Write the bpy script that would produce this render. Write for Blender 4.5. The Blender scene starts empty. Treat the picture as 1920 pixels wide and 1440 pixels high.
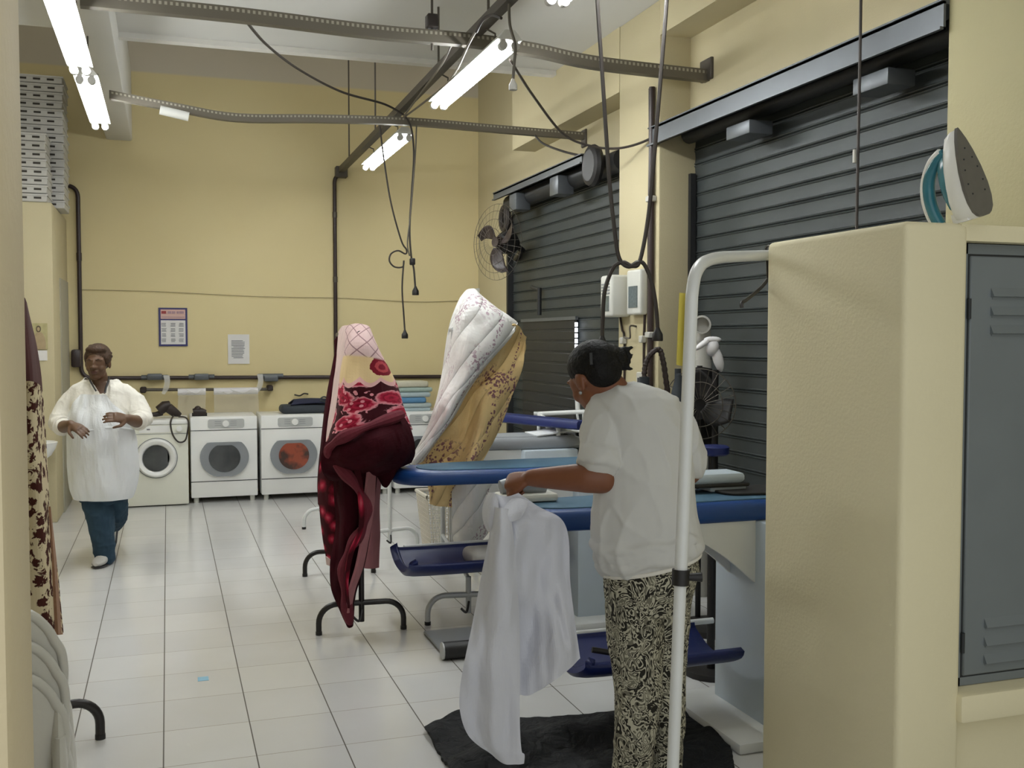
import bpy, bmesh, math, random
from mathutils import Vector as V, Matrix
from mathutils import noise as mnoise
random.seed(7)
C = bpy.context.scene.collection
SC = bpy.context.scene

# ---------------------------------------------------------------- camera, world, exposure
F = 1920.0; H = 1.63
YAW = math.atan(646/1920.0); PIT = math.atan(84/1920.0)
cy, sy, cp, sp = math.cos(YAW), math.sin(YAW), math.cos(PIT), math.sin(PIT)
FW = V((sy*cp, cy*cp, -sp)); RT = V((cy, -sy, 0)); UP = V((sy*sp, cy*sp, cp)); EYE = V((0, 0, H))
cam_data = bpy.data.cameras.new('camera'); cam = bpy.data.objects.new('camera', cam_data); C.objects.link(cam)
cam_data.sensor_width = 36.0; cam_data.lens = 36.0*F/1920.0; cam_data.clip_start = 0.02
cam.matrix_world = Matrix(((RT.x, UP.x, -FW.x, 0), (RT.y, UP.y, -FW.y, 0), (RT.z, UP.z, -FW.z, H), (0, 0, 0, 1)))
SC.camera = cam
wd = bpy.data.worlds.new('world'); SC.world = wd; wd.use_nodes = True
wd.node_tree.nodes['Background'].inputs[0].default_value = (0.76, 0.78, 0.78, 1)
wd.node_tree.nodes['Background'].inputs[1].default_value = 1.08
SC.view_settings.view_transform = 'Standard'; SC.view_settings.look = 'None'
SC.view_settings.gamma = 1; SC.view_settings.use_curve_mapping = False
SC.view_settings.exposure = 0.22
TUBE = 50.0

def ray(px, py): return FW + RT*((px-960)/F) + UP*((720-py)/F)
def atX(px, py, x): d = ray(px, py); return EYE + d*(x/d.x)
def atY(px, py, y): d = ray(px, py); return EYE + d*(y/d.y)
def atZ(px, py, z): d = ray(px, py); return EYE + d*((z-H)/d.z)
def atD(px, py, dep): return EYE + ray(px, py)*dep
HF = V((sy, cy, 0)); HR = V((cy, -sy, 0)); ZU = V((0, 0, 1))

# ---------------------------------------------------------------- materials
def lin(c):
    return tuple(((x/255)/12.92 if x/255 <= .04045 else ((x/255+.055)/1.055)**2.4) for x in c) + (1,)
class NT:
    def __init__(s, name, rough=.6, metal=0, spec=.5):
        s.m = bpy.data.materials.new(name); s.m.use_nodes = True; s.t = s.m.node_tree
        s.b = s.t.nodes['Principled BSDF']
        s.b.inputs['Roughness'].default_value = rough; s.b.inputs['Metallic'].default_value = metal
        s.b.inputs['Specular IOR Level'].default_value = spec
    def n(s, typ, **kw):
        x = s.t.nodes.new(typ)
        for k, v in kw.items():
            setattr(x, k, v)
        return x
    def put(s, a, sock):
        if isinstance(a, (int, float)): sock.default_value = a
        elif isinstance(a, tuple): sock.default_value = a
        else: s.t.links.new(a, sock)
    def math(s, op, a, b=0.0, c=0.0):
        x = s.n('ShaderNodeMath', operation=op); s.put(a, x.inputs[0]); s.put(b, x.inputs[1]); s.put(c, x.inputs[2]); return x.outputs[0]
    def mix(s, f, a, b):
        x = s.n('ShaderNodeMix', data_type='RGBA'); s.put(f, x.inputs[0]); s.put(a, x.inputs[6]); s.put(b, x.inputs[7]); return x.outputs[2]
    def xyz(s, kind='Object'):
        tc = s.n('ShaderNodeTexCoord'); sep = s.n('ShaderNodeSeparateXYZ'); s.t.links.new(tc.outputs[kind], sep.inputs[0])
        s.co = tc.outputs[kind]; return sep.outputs[0], sep.outputs[1], sep.outputs[2]
    def vec(s, sx, sy_, sz):
        mp = s.n('ShaderNodeMapping'); mp.inputs['Scale'].default_value = (sx, sy_, sz); s.t.links.new(s.co, mp.inputs[0]); return mp.outputs[0]
    def noise(s, vec, scale, detail=3, dist=0):
        x = s.n('ShaderNodeTexNoise'); s.put(vec, x.inputs['Vector']); x.inputs['Scale'].default_value = scale
        x.inputs['Detail'].default_value = detail; x.inputs['Distortion'].default_value = dist; return x.outputs[0]
    def voro(s, vec, scale, feature='F1', rand=1.0, dim='3D'):
        x = s.n('ShaderNodeTexVoronoi', feature=feature, voronoi_dimensions=dim); s.put(vec, x.inputs['Vector']); x.inputs['Scale'].default_value = scale
        x.inputs['Randomness'].default_value = rand; return x
    def ramp(s, f, stops, interp='LINEAR'):
        x = s.n('ShaderNodeValToRGB'); r = x.color_ramp; r.interpolation = interp
        while len(r.elements) < len(stops): r.elements.new(0.5)
        for e, (p, c) in zip(r.elements, stops): e.position = p; e.color = c
        s.put(f, x.inputs[0]); return x.outputs[0]
    def step(s, v, e, w=0.01):
        x = s.n('ShaderNodeMapRange'); x.inputs[1].default_value = e-w; x.inputs[2].default_value = e+w; s.put(v, x.inputs[0]); return x.outputs[0]
    def col(s, c): s.put(c, s.b.inputs['Base Color']); return s
    def bump(s, h, strength=.2, dist=.01):
        x = s.n('ShaderNodeBump'); x.inputs['Strength'].default_value = strength; x.inputs['Distance'].default_value = dist
        s.put(h, x.inputs['Height']); s.t.links.new(x.outputs[0], s.b.inputs['Normal']); return s

def mat(name, c, rough=.6, metal=0, var=.06, scale=6, spec=.5, bump=0, bscale=60):
    k = NT(name, rough, metal, spec); k.xyz()
    nz = k.noise(k.co, scale, 4)
    a = lin(c); lo = tuple(x*(1-var*2) for x in a[:3])+(1,); hi = tuple(min(1, x*(1+var)) for x in a[:3])+(1,)
    k.col(k.mix(nz, lo, hi))
    if bump: k.bump(k.noise(k.co, bscale, 3), bump)
    return k.m
M = {}
def defmats():
    # yellow wall paint; above the paint line of the back wall it is off-white
    k = NT('yellow_paint', .65, 0, .3); x, y, z = k.xyz()
    big = k.noise(k.co, .9, 3); fine = k.noise(k.co, 90, 2)
    c = k.mix(big, lin((216, 200, 152)), lin((225, 211, 164)))
    c = k.mix(k.step(z, 4.36, .012), c, lin((205, 196, 178)))
    k.col(c); k.bump(fine, .12, .004); M['yellow'] = k.m
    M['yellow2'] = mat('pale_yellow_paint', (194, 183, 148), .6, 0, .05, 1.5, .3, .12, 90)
    M['buff'] = mat('buff_paint', (228, 219, 184), .62, 0, .05, 1.2, .3, .12, 90)
    M['pier'] = mat('olive_buff_pier', (178, 170, 132), .65, 0, .05, 1.2, .3, .15, 70)  # near pier: one even tone, darker than the rest of the right wall
    M['jamb'] = mat('tan_paint', (204, 190, 156), .6, 0, .06, 2, .3, .12, 80)
    M['ceil'] = mat('ceiling_white', (214, 213, 208), .8, 0, .05, 1.2)
    M['ceil2'] = mat('moulding_white', (222, 220, 214), .7, 0, .03, 2)
    # floor tiles
    k = NT('floor_tile', .24, 0, .5); x, y, z = k.xyz()
    fx = k.math('FRACT', k.math('DIVIDE', k.math('ADD', x, .036+34.6), .346)); fy = k.math('FRACT', k.math('DIVIDE', k.math('SUBTRACT', y, 4.057-37.8), .378))
    dx = k.math('MINIMUM', fx, k.math('SUBTRACT', 1.0, fx)); dy = k.math('MINIMUM', fy, k.math('SUBTRACT', 1.0, fy))
    gx = k.math('LESS_THAN', dx, .0075); gy = k.math('LESS_THAN', dy, .0055)
    ix = k.math('FLOOR', k.math('DIVIDE', k.math('ADD', x, .036+34.6), .346)); iy = k.math('FLOOR', k.math('DIVIDE', k.math('SUBTRACT', y, 4.057-37.8), .378))
    cmb = k.n('ShaderNodeCombineXYZ'); k.put(ix, cmb.inputs[0]); k.put(iy, cmb.inputs[1])
    wn = k.n('ShaderNodeTexWhiteNoise'); k.t.links.new(cmb.outputs[0], wn.inputs[0])
    tile = k.mix(wn.outputs[0], lin((212, 212, 211)), lin((221, 221, 219)))
    tile = k.mix(k.math('MULTIPLY', k.noise(k.co, 3, 4), .35), tile, lin((188, 186, 180)))
    c = k.mix(gy, tile, lin((140, 133, 122))); c = k.mix(gx, c, lin((84, 78, 70)))
    k.col(c); g = k.math('MAXIMUM', gx, gy)
    k.put(k.math('ADD', .17, k.math('MULTIPLY', g, .5)), k.b.inputs['Roughness'])
    k.bump(k.math('SUBTRACT', 1.0, g), .15, .003); M['floor'] = k.m
    # roller shutter slats: paint with scuffs
    M['shutter'] = mat('charcoal_shutter_paint', (62, 67, 67), .5, .2, .12, 3, .4)
    M['shutter2'] = mat('dark_shutter_paint', (44, 45, 46), .5, .2, .12, 3, .4)
    M['header'] = mat('grey_steel_channel', (98, 102, 106), .42, .35, .1, 4)
    # perforated channel
    k = NT('perforated_channel', .5, .4); x, y, z = k.xyz('UV')
    slot = k.math('GREATER_THAN', k.math('FRACT', k.math('MULTIPLY', x, 34.0)), .5)
    band = k.math('MULTIPLY', k.math('GREATER_THAN', y, .62), k.math('LESS_THAN', y, .86))
    c = k.mix(k.math('MULTIPLY', slot, band), lin((112, 106, 94)), lin((172, 166, 150)))
    k.col(c); M['perf'] = k.m
    M['rail'] = mat('dull_grey_steel', (92, 86, 78), .5, .4, .1, 8)
    M['lampwhite'] = mat('lamp_housing_white', (228, 228, 222), .5, 0, .03)
    k = NT('fluorescent_glow', .4); k.put((1, 1, 1, 1), k.b.inputs['Base Color']); k.put((.95, .985, 1.0, 1), k.b.inputs['Emission Color']); k.b.inputs['Emission Strength'].default_value = TUBE; M['glow'] = k.m
    k = NT('daylight_slit', .4); k.put((.9, .93, 1, 1), k.b.inputs['Emission Color']); k.b.inputs['Emission Strength'].default_value = 2.2; M['day'] = k.m
    M['black'] = mat('black_rubber', (28, 26, 26), .5, 0, .1, 8)
    M['blackmetal'] = mat('black_painted_tube', (38, 34, 32), .38, .2, .1, 8)
    M['cable'] = mat('dark_cable', (54, 47, 42), .55, 0, .1, 8)
    M['cablelight'] = mat('grey_cable', (96, 90, 80), .5, 0, .1, 8)
    M['conduit'] = mat('brown_black_conduit', (50, 36, 34), .4, 0, .1, 8)
    M['whitemetal'] = mat('white_painted_steel', (222, 224, 222), .32, 0, .04, 5)
    M['greymetal'] = mat('pale_grey_tube', (190, 192, 192), .35, .1, .06, 5)
    M['bluewhite'] = mat('bluish_white_panel', (196, 208, 218), .4, 0, .05, 3)
    M['enamel'] = mat('white_enamel', (246, 246, 243), .3, 0, .03, 3)
    M['enamelold'] = mat('cream_enamel', (236, 236, 222), .32, 0, .03, 3)
    M['seam'] = mat('dark_seam', (52, 54, 56), .6)
    M['doorgrey'] = mat('grey_door_ring', (142, 146, 150), .4, .1, .05)
    M['panelgrey'] = mat('silver_panel', (196, 198, 196), .4, .1, .05)
    k = NT('tinted_drum_glass', .08, 0, .6); k.xyz(); k.col(k.mix(k.noise(k.co, 9, 3), lin((30, 34, 34)), lin((78, 80, 80)))); M['drum'] = k.m
    k = NT('drum_glass_orange_load', .1, 0, .6); k.xyz(); k.col(k.mix(k.step(k.noise(k.co, 7, 3), .47, .08), lin((70, 50, 44)), lin((150, 76, 56)))); M['drumred'] = k.m
    M['blue'] = mat('blue_vinyl', (24, 66, 130), .42, 0, .1, 4)
    M['navy'] = mat('royal_blue_plastic', (17, 34, 96), .45, 0, .08, 4)
    M['bluetop'] = mat('worn_blue_cover', (62, 98, 122), .75, 0, .2, 3)
    M['plasticwhite'] = mat('white_plastic', (214, 214, 206), .35, 0, .03, 4)
    M['paperwhite'] = mat('white_paper', (228, 226, 224), .8, 0, .02)
    M['ink'] = mat('grey_ink', (130, 130, 136), .8, 0, .02)
    M['navyink'] = mat('navy_border', (62, 62, 110), .7, 0, .03)
    M['pinkink'] = mat('pink_heading', (216, 180, 170), .8, 0, .05)
    M['redink'] = mat('red_print', (150, 60, 64), .8, 0, .05)
    M['skin1'] = mat('dark_brown_skin', (96, 68, 46), .5, 0, .08, 10)
    M['skin2'] = mat('warm_brown_skin', (122, 74, 48), .48, 0, .08, 9)
    M['hair1'] = mat('brown_cropped_hair', (66, 46, 30), .6, 0, .2, 40, .3, .6, 90)
    M['hair2'] = mat('black_hair', (11, 10, 10), .6, 0, .2, 40, .25, .5, 90)
    M['eye'] = mat('eye_white', (190, 180, 165), .3); M['iris'] = mat('dark_iris', (25, 16, 12), .2); M['lip'] = mat('brown_lips', (84, 50, 40), .5)
    k = NT('white_knit', .85, 0, .2); k.xyz(); k.col(k.mix(k.noise(k.co, 3, 3), lin((216, 212, 202)), lin((234, 231, 222)))); k.bump(k.noise(k.vec(1, 1, .6), 13, 4, .8), .5, .03); M['tshirt'] = k.m
    M['tshirt2'] = mat('white_jersey', (206, 206, 203), .85, 0, .03, 3, .2, .25, 9)
    M['knit'] = mat('cream_white_knit', (228, 224, 213), .9, 0, .04, 6, .2, .3, 60)
    k = NT('white_apron_cotton', .85, 0, .2); k.xyz(); k.col(k.mix(k.noise(k.co, 3, 3), lin((222, 225, 226)), lin((240, 242, 243)))); k.bump(k.noise(k.vec(1.6, 1.6, .5), 9, 4, .6), .5, .03); M['apron'] = k.m
    k = NT('white_shirt_cloth', .85, 0, .2); k.xyz(); k.col(k.mix(k.noise(k.co, 2, 3), lin((196, 198, 208)), lin((222, 223, 230)))); k.bump(k.noise(k.vec(2.2, 2.2, .5), 6, 3, .5), .35, .03); M['shirtcloth'] = k.m
    k = NT('blue_denim', .8, 0, .2); k.xyz(); k.col(k.mix(k.noise(k.co, 8, 4), lin((30, 46, 62)), lin((58, 82, 98)))); k.bump(k.noise(k.vec(1, 1, .5), 25, 3), .4); M['denim'] = k.m
    # damask trousers: curling contour lines on black
    k = NT('damask_print', .8, 0, .2); k.xyz()
    v = k.noise(k.co, 12, 1.5, 2.8); w = k.voro(k.co, 17).outputs['Distance']
    f = k.math('FRACT', k.math('ADD', k.math('MULTIPLY', v, 7.0), k.math('MULTIPLY', w, 3.2)))
    l1 = k.math('LESS_THAN', k.math('ABSOLUTE', k.math('SUBTRACT', f, .5)), .2)
    fill = k.math('GREATER_THAN', k.noise(k.co, 22, 2, 1.5), .53)
    c = k.mix(fill, lin((40, 38, 33)), lin((112, 109, 95))); c = k.mix(l1, c, lin((180, 176, 156)))
    k.col(c); M['damask'] = k.m
    k = NT('black_quilted_cloth', .75, 0, .3); x, y, z = k.xyz(); k.col(k.mix(k.noise(k.co, 6, 4), lin((9, 10, 12)), lin((22, 24, 27))))
    k.bump(k.noise(k.vec(1, 1, 1), 14, 5, 1), .8, .03); M['blackcloth'] = k.m
    # burgundy blanket, banded by its length v and width u
    k = NT('burgundy_rose_print', .9, 0, .15); u, v, w = k.xyz('UV')
    pk = lin((218, 190, 188)); cr = lin((226, 200, 152)); bu = lin((58, 14, 22)); ro = lin((176, 36, 66)); rp = lin((224, 150, 158))
    la = k.math('LESS_THAN', k.math('ABSOLUTE', k.math('SUBTRACT', k.math('FRACT', k.math('MULTIPLY', k.math('ADD', u, k.math('MULTIPLY', v, 2.2)), 4.2)), .5)), .045)
    lb = k.math('LESS_THAN', k.math('ABSOLUTE', k.math('SUBTRACT', k.math('FRACT', k.math('MULTIPLY', k.math('SUBTRACT', u, k.math('MULTIPLY', v, 2.2)), 4.2)), .5)), .045)
    pink = k.mix(k.math('MAXIMUM', la, lb), pk, lin((150, 118, 120)))
    scal = k.math('ADD', .425, k.math('MULTIPLY', k.math('ABSOLUTE', k.math('SINE', k.math('MULTIPLY', u, 16.0))), .05))
    vo = k.voro(k.vec(3.3, 7.2, 1), 1.0, 'F1', .85, '2D'); vd = vo.outputs['Distance']
    ang = k.noise(k.vec(9, 14, 1), 1.0, 3, 1)
    pet = k.math('ADD', vd, k.math('MULTIPLY', k.math('SUBTRACT', ang, .5), .5))
    ros = k.ramp(pet, [(0, lin((110, 12, 30))), (.17, ro), (.24, lin((120, 14, 34))), (.33, ro), (.43, rp), (.48, bu), (1, bu)])
    sm = k.voro(k.vec(13, 17, 1), 1.0, 'F1', 1.0, '2D').outputs['Distance']
    ros = k.mix(k.math('MULTIPLY', k.math('LESS_THAN', sm, .22), k.math('GREATER_THAN', k.noise(k.vec(4, 5, 1), 1.0, 2), .5)), ros, rp)
    fx = k.math('SUBTRACT', u, .63); fy = k.math('MULTIPLY', k.math('SUBTRACT', v, .325), 2.1)
    fr = k.math('ADD', k.math('SQRT', k.math('ADD', k.math('MULTIPLY', fx, fx), k.math('MULTIPLY', fy, fy))), k.math('MULTIPLY', k.math('SUBTRACT', k.noise(k.vec(26, 26, 1), 1.0, 2), .5), .05))
    cream = k.mix(k.math('LESS_THAN', fr, .15), cr, k.mix(k.math('LESS_THAN', k.math('ABSOLUTE', k.math('SUBTRACT', fr, .07)), .022), lin((120, 24, 40)), lin((176, 70, 76))))
    c = k.mix(k.step(k.math('ADD', v, k.math('MULTIPLY', u, -.03)), .245, .008), pink, cream)
    hem = k.math('MULTIPLY', k.math('GREATER_THAN', v, k.math('SUBTRACT', scal, .018)), k.math('LESS_THAN', v, k.math('ADD', scal, .018)))
    c = k.mix(k.math('GREATER_THAN', v, scal), c, ros); c = k.mix(hem, c, lin((226, 178, 176)))
    k.col(c); M['blanket'] = k.m
    k = NT('burgundy_plush', .95, 0, .1); k.xyz(); k.col(k.mix(k.noise(k.co, 5, 3), lin((28, 8, 12)), lin((70, 17, 28)))); M['plush'] = k.m
    k = NT('crimson_flower_print', .9, 0, .15); k.xyz('UV')
    d = k.voro(k.vec(2.2, 8, 1), 1.0, 'F1', 1.0, '2D').outputs['Distance']; k.col(k.ramp(k.math('ADD', d, k.math('MULTIPLY', k.noise(k.vec(9, 20, 1), 1.0), .3)), [(0, lin((214, 120, 130))), (.3, lin((176, 40, 66))), (.42, lin((120, 20, 40))), (.62, lin((60, 14, 22)))])); M['crimson'] = k.m
    M['border'] = mat('dark_red_plush_border', (104, 26, 42), .9, 0, .2, 14)
    M['pinkplush'] = mat('dusty_pink_plush', (176, 116, 120), .95, 0, .1, 9)
    M['palepink'] = mat('pale_pink_plush', (222, 196, 190), .9, 0, .14, 8)
    # comforter
    def flowers(name, base, fl1, fl2, scale, thr, quilt, su_):
        k = NT(name, .8, 0, .2); k.xyz()
        cl = k.noise(k.co, 3.1, 1)
        dn = k.n('ShaderNodeTexNoise'); k.put(k.co, dn.inputs['Vector']); dn.inputs['Scale'].default_value = 30; vm = k.n('ShaderNodeVectorMath', operation='MULTIPLY_ADD'); k.t.links.new(dn.outputs[1], vm.inputs[0]); vm.inputs[1].default_value = (.035, .035, .05); k.put(k.co, vm.inputs[2]); dco = vm.outputs[0]
        f = k.voro(dco, scale).outputs['Distance']; f2 = k.noise(k.co, scale*1.2, 2, 1)
        mask = k.math('MULTIPLY', k.step(cl, thr, .03), k.math('LESS_THAN', f, k.math('ADD', .12, k.math('MULTIPLY', f2, .62))))
        tcu = k.n('ShaderNodeTexCoord'); su = k.n('ShaderNodeSeparateXYZ'); k.t.links.new(tcu.outputs['UV'], su.inputs[0])
        st = k.math('LESS_THAN', k.math('ABSOLUTE', k.math('SUBTRACT', su.outputs[0], su_)), .035); vine = k.math('MULTIPLY', st, k.math('LESS_THAN', k.voro(dco, 50).outputs['Distance'], .42))
        mask = k.math('MAXIMUM', mask, vine)
        c = k.mix(k.noise(k.co, 4, 2), lin(base), lin(tuple(x*.94 for x in base)))
        c = k.mix(mask, c, k.mix(f2, lin(fl1), lin(fl2))); k.col(c)
        ch = k.math('POWER', k.math('ABSOLUTE', k.math('SINE', k.math('ADD', k.math('MULTIPLY', su.outputs[1], 13.0), k.math('MULTIPLY', su.outputs[0], 9.0)))), .45)
        k.bump(k.math('ADD', k.math('MULTIPLY', k.noise(k.co, quilt, 3, .5), .7), k.math('MULTIPLY', ch, .5)), .7, .04); return k.m
    M['comfout'] = flowers('white_floral_cotton', (238, 237, 234), (150, 118, 130), (198, 178, 188), 40, .57, 7, .70)
    M['comfin'] = flowers('tan_floral_cotton', (238, 208, 150), (112, 66, 70), (160, 116, 120), 40, .55, 9, .76)
    # left rug-like blanket
    k = NT('brown_damask_plush', .95, 0, .1); k.xyz()
    f = k.math('ADD', k.math('MULTIPLY', k.voro(k.co, 22).outputs['Distance'], .8), k.math('MULTIPLY', k.noise(k.co, 28, 2, 2.5), .8))
    k.col(k.mix(k.step(f, .77, .03), lin((70, 38, 32)), lin((206, 192, 158)))); M['rugblanket'] = k.m
    M['brownplush'] = mat('dark_brown_plush', (72, 34, 30), .95, 0, .15, 6)
    M['creamtrim'] = mat('beige_striped_trim', (150, 112, 84), .9, 0, .2, 30)
    M['cratewhite'] = mat('pale_grey_plastic', (196, 194, 188), .5, 0, .06, 3)
    M['slot'] = mat('dark_slot', (60, 56, 50), .8)
    M['chair'] = mat('white_moulded_plastic', (206, 204, 194), .3, 0, .04, 4)
    M['locker'] = mat('grey_locker_paint', (120, 127, 130), .45, .1, .06, 5)
    M['lockerdark'] = mat('locker_gap_shadow', (40, 43, 45), .6)
    M['teal'] = mat('translucent_teal_plastic', (64, 132, 150), .15, 0, .2, 20)
    M['soleplate'] = mat('grey_soleplate', (118, 116, 114), .35, .5, .08, 30)
    M['yellowpaper'] = mat('yellow_paper', (226, 210, 96), .7, 0, .05)
    M['yellowbright'] = mat('yellow_plastic', (230, 180, 40), .4, 0, .05)
    M['pvc'] = mat('grey_pvc', (188, 186, 178), .4, 0, .05)
    M['linen'] = [mat('folded_linen_%s' % n, c, .9, 0, .08, 12, .2, .3, 20) for n, c in (('cream', (200, 196, 176)), ('mint', (164, 182, 174)), ('pale', (178, 190, 190)), ('blue', (96, 140, 178)), ('ice', (176, 192, 196)))]
    M['film'] = None
    k = NT('clear_plastic_film', .15, 0, .5); k.put((.85, .83, .76, 1), k.b.inputs['Base Color']); k.b.inputs['Alpha'].default_value = .3; M['film'] = k.m
    k = NT('cloudy_plastic_film', .2, 0, .5); k.put((.85, .84, .8, 1), k.b.inputs['Base Color']); k.b.inputs['Alpha'].default_value = .55; M['film2'] = k.m
    M['wirepale'] = mat('dull_wire', (150, 136, 100), .6)
    M['roll'] = mat('white_plastic_roll', (232, 230, 232), .35, 0, .03)
    M['basket'] = mat('cream_basket_plastic', (226, 220, 206), .4, 0, .03)
    M['darkbag'] = mat('dark_slate_fabric', (52, 58, 64), .8, 0, .15, 12)
    M['navybag'] = mat('navy_fabric', (34, 38, 62), .8, 0, .15, 12)
    M['leather'] = mat('dark_brown_leather', (48, 36, 32), .5, 0, .15, 12)
    M['shoe'] = mat('pale_grey_trainer', (186, 184, 178), .6, 0, .06, 14)
    k = NT('sepia_print', .7); u, v, w = k.xyz('UV'); k.col(k.mix(k.noise(k.vec(3, 4, 1), 1.0, 3), lin((150, 142, 100)), lin((196, 186, 140)))); M['sepia'] = k.m
    M['sepiadark'] = mat('sepia_dark_print', (92, 80, 60), .7, 0, .15, 20); M['sepiamid'] = mat('sepia_mid_print', (172, 152, 118), .7, 0, .15, 20)
    M['steel'] = mat('brushed_steel', (170, 172, 174), .3, .8, .05)
    M['label'] = mat('silver_label', (120, 134, 140), .3, .5, .3, 60)
    M['board'] = mat('grey_board_edge', (150, 154, 158), .5, 0, .08, 4)
    M['rust'] = mat('rusty_edge_plaster', (120, 100, 72), .8, 0, .25, 30)
    M['cyan'] = mat('pale_cyan_sticker', (150, 198, 220), .6)
    M['ply'] = mat('brown_ply_top', (118, 104, 84), .6, 0, .1, 6)
defmats()

# ---------------------------------------------------------------- mesh builder
def cr(p, t):
    n = len(p)-1; i = min(int(t*n), n-1) if n > 0 else 0; f = t*n-i
    a, b, c, d = p[max(i-1, 0)], p[i], p[min(i+1, n)], p[min(i+2, n)]
    return (b*2 + (c-a)*f + (a*2-b*5+c*4-d)*f*f + (b*3-a-c*3+d)*f*f*f)*.5
def spline(pts, n):
    pts = [V(p) for p in pts]
    return [cr(pts, i/(n-1)) for i in range(n)]
class MB:
    def __init__(s): s.v = []; s.f = []; s.mi = []; s.uv = {}; s.cur = 0
    def face(s, f, uv=None):
        if uv: s.uv[len(s.f)] = uv
        s.f.append(tuple(f)); s.mi.append(s.cur)
    def add(s, vs): b = len(s.v); s.v += [V(v) for v in vs]; return b
    def box(s, a, b, M3=None):
        x0, y0, z0 = a; x1, y1, z1 = b
        vs = [V((x, y, z)) for z in (z0, z1) for y in (y0, y1) for x in (x0, x1)]
        if M3: vs = [M3 @ v for v in vs]
        o = s.add(vs)
        for f in ((0, 2, 3, 1), (4, 5, 7, 6), (0, 1, 5, 4), (2, 6, 7, 3), (0, 4, 6, 2), (1, 3, 7, 5)): s.face([o+i for i in f])
        return s
    def bbox(s, a, b, r=.01, seg=3, M3=None):
        bm = bmesh.new(); bmesh.ops.create_cube(bm, size=1)
        for v in bm.verts:
            v.co = V([(a[i]+b[i])/2 + v.co[i]*(b[i]-a[i]) for i in range(3)])
        bmesh.ops.bevel(bm, geom=list(bm.edges), offset=r, segments=seg, affect='EDGES', profile=.5)
        o = len(s.v); bm.verts.index_update()
        s.v += [(M3 @ v.co if M3 else v.co.copy()) for v in bm.verts]
        for f in bm.faces: s.face([o+v.index for v in f.verts])
        bm.free(); return s
    def tube(s, pts, r, seg=8, cap=True, flat=1.0, uv=False):
        pts = [V(p) for p in pts]; n = len(pts); rs = r if isinstance(r, (list, tuple)) else [r]*n
        t0 = (pts[1]-pts[0]).normalized(); up = V((0, 0, 1)) if abs(t0.z) < .9 else V((0, 1, 0))
        nx = (up - t0*up.dot(t0)).normalized(); rings = []
        for i, p in enumerate(pts):
            t = (pts[min(i+1, n-1)]-pts[max(i-1, 0)])
            if t.length < 1e-9: t = t0
            t = t.normalized(); nx = (nx - t*nx.dot(t)).normalized(); bx = t.cross(nx)
            rings.append(s.add([p + nx*(math.cos(a)*rs[i]) + bx*(math.sin(a)*rs[i]*flat) for a in (2*math.pi*j/seg for j in range(seg))]))
        for i in range(n-1):
            for j in range(seg):
                k = (j+1) % seg; s.face((rings[i]+j, rings[i]+k, rings[i+1]+k, rings[i+1]+j))
        if cap: s.face([rings[0]+j for j in reversed(range(seg))]); s.face([rings[-1]+j for j in range(seg)])
        return s
    def cable(s, pts, r=.005, n=0, seg=6): return s.tube(spline(pts, n or max(8, len(pts)*7)), r, seg)
    def bar(s, a, b, r, seg=10): return s.tube([a, b], r, seg)
    def ell(s, c, ax, ay, az, nu=16, nv=10):
        c = V(c); ax, ay, az = V(ax), V(ay), V(az); o = len(s.v)
        s.v.append(c+az); s.v.append(c-az)
        for i in range(1, nv):
            th = math.pi*i/nv
            for j in range(nu):
                ph = 2*math.pi*j/nu; s.v.append(c + ax*(math.sin(th)*math.cos(ph)) + ay*(math.sin(th)*math.sin(ph)) + az*math.cos(th))
        R = lambda i, j: o+2+(i-1)*nu+(j % nu)
        for j in range(nu):
            s.face((o, R(1, j), R(1, j+1))); s.face((o+1, R(nv-1, j+1), R(nv-1, j)))
            for i in range(1, nv-1): s.face((R(i, j), R(i+1, j), R(i+1, j+1), R(i, j+1)))
        return s
    def ball(s, c, r, nu=12, nv=8): return s.ell(c, (r, 0, 0), (0, r, 0), (0, 0, r), nu, nv)
    def loft(s, rings, cap=True):
        n = len(rings[0]); os_ = [s.add(r) for r in rings]
        for i in range(len(rings)-1):
            for j in range(n):
                k = (j+1) % n; s.face((os_[i]+j, os_[i]+k, os_[i+1]+k, os_[i+1]+j))
        if cap: s.face([os_[0]+j for j in reversed(range(n))]); s.face([os_[-1]+j for j in range(n)])
        return s
    def prism(s, poly, d):
        """closed polygon of 3D points extruded along vector d"""
        d = V(d); n = len(poly); a = s.add(poly); b = s.add([V(p)+d for p in poly])
        s.face([a+i for i in reversed(range(n))]); s.face([b+i for i in range(n)])
        for i in range(n): k = (i+1) % n; s.face((a+i, a+k, b+k, b+i))
        return s
    def sheet(s, rows, nu=24, nv=30, wr=.0, ws=6.0, uvr=(0, 1, 0, 1), seed=0):
        """rows: list of lists of points -> smooth grid"""
        R = [spline(r, nu) for r in rows]
        G = [[cr([R[k][j] for k in range(len(R))], i/(nv-1)) for j in range(nu)] for i in range(nv)]
        if wr:
            for i in range(nv):
                for j in range(nu):
                    p = G[i][j]; q = V((p.x*ws*1.6+seed, p.y*ws*1.6, p.z*ws*.55)); k = mnoise.noise(q)+.5*mnoise.noise(q*2.3)
                    G[i][j] = p - HF*(k*wr)
        o = s.add([p for r in G for p in r]); u0, u1, v0, v1 = uvr
        for i in range(nv-1):
            for j in range(nu-1):
                q = (i, j), (i, j+1), (i+1, j+1), (i+1, j)
                s.face([o+a*nu+b for a, b in q], [(u0+(u1-u0)*b/(nu-1), v0+(v1-v0)*a/(nv-1)) for a, b in q])
        return s
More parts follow.
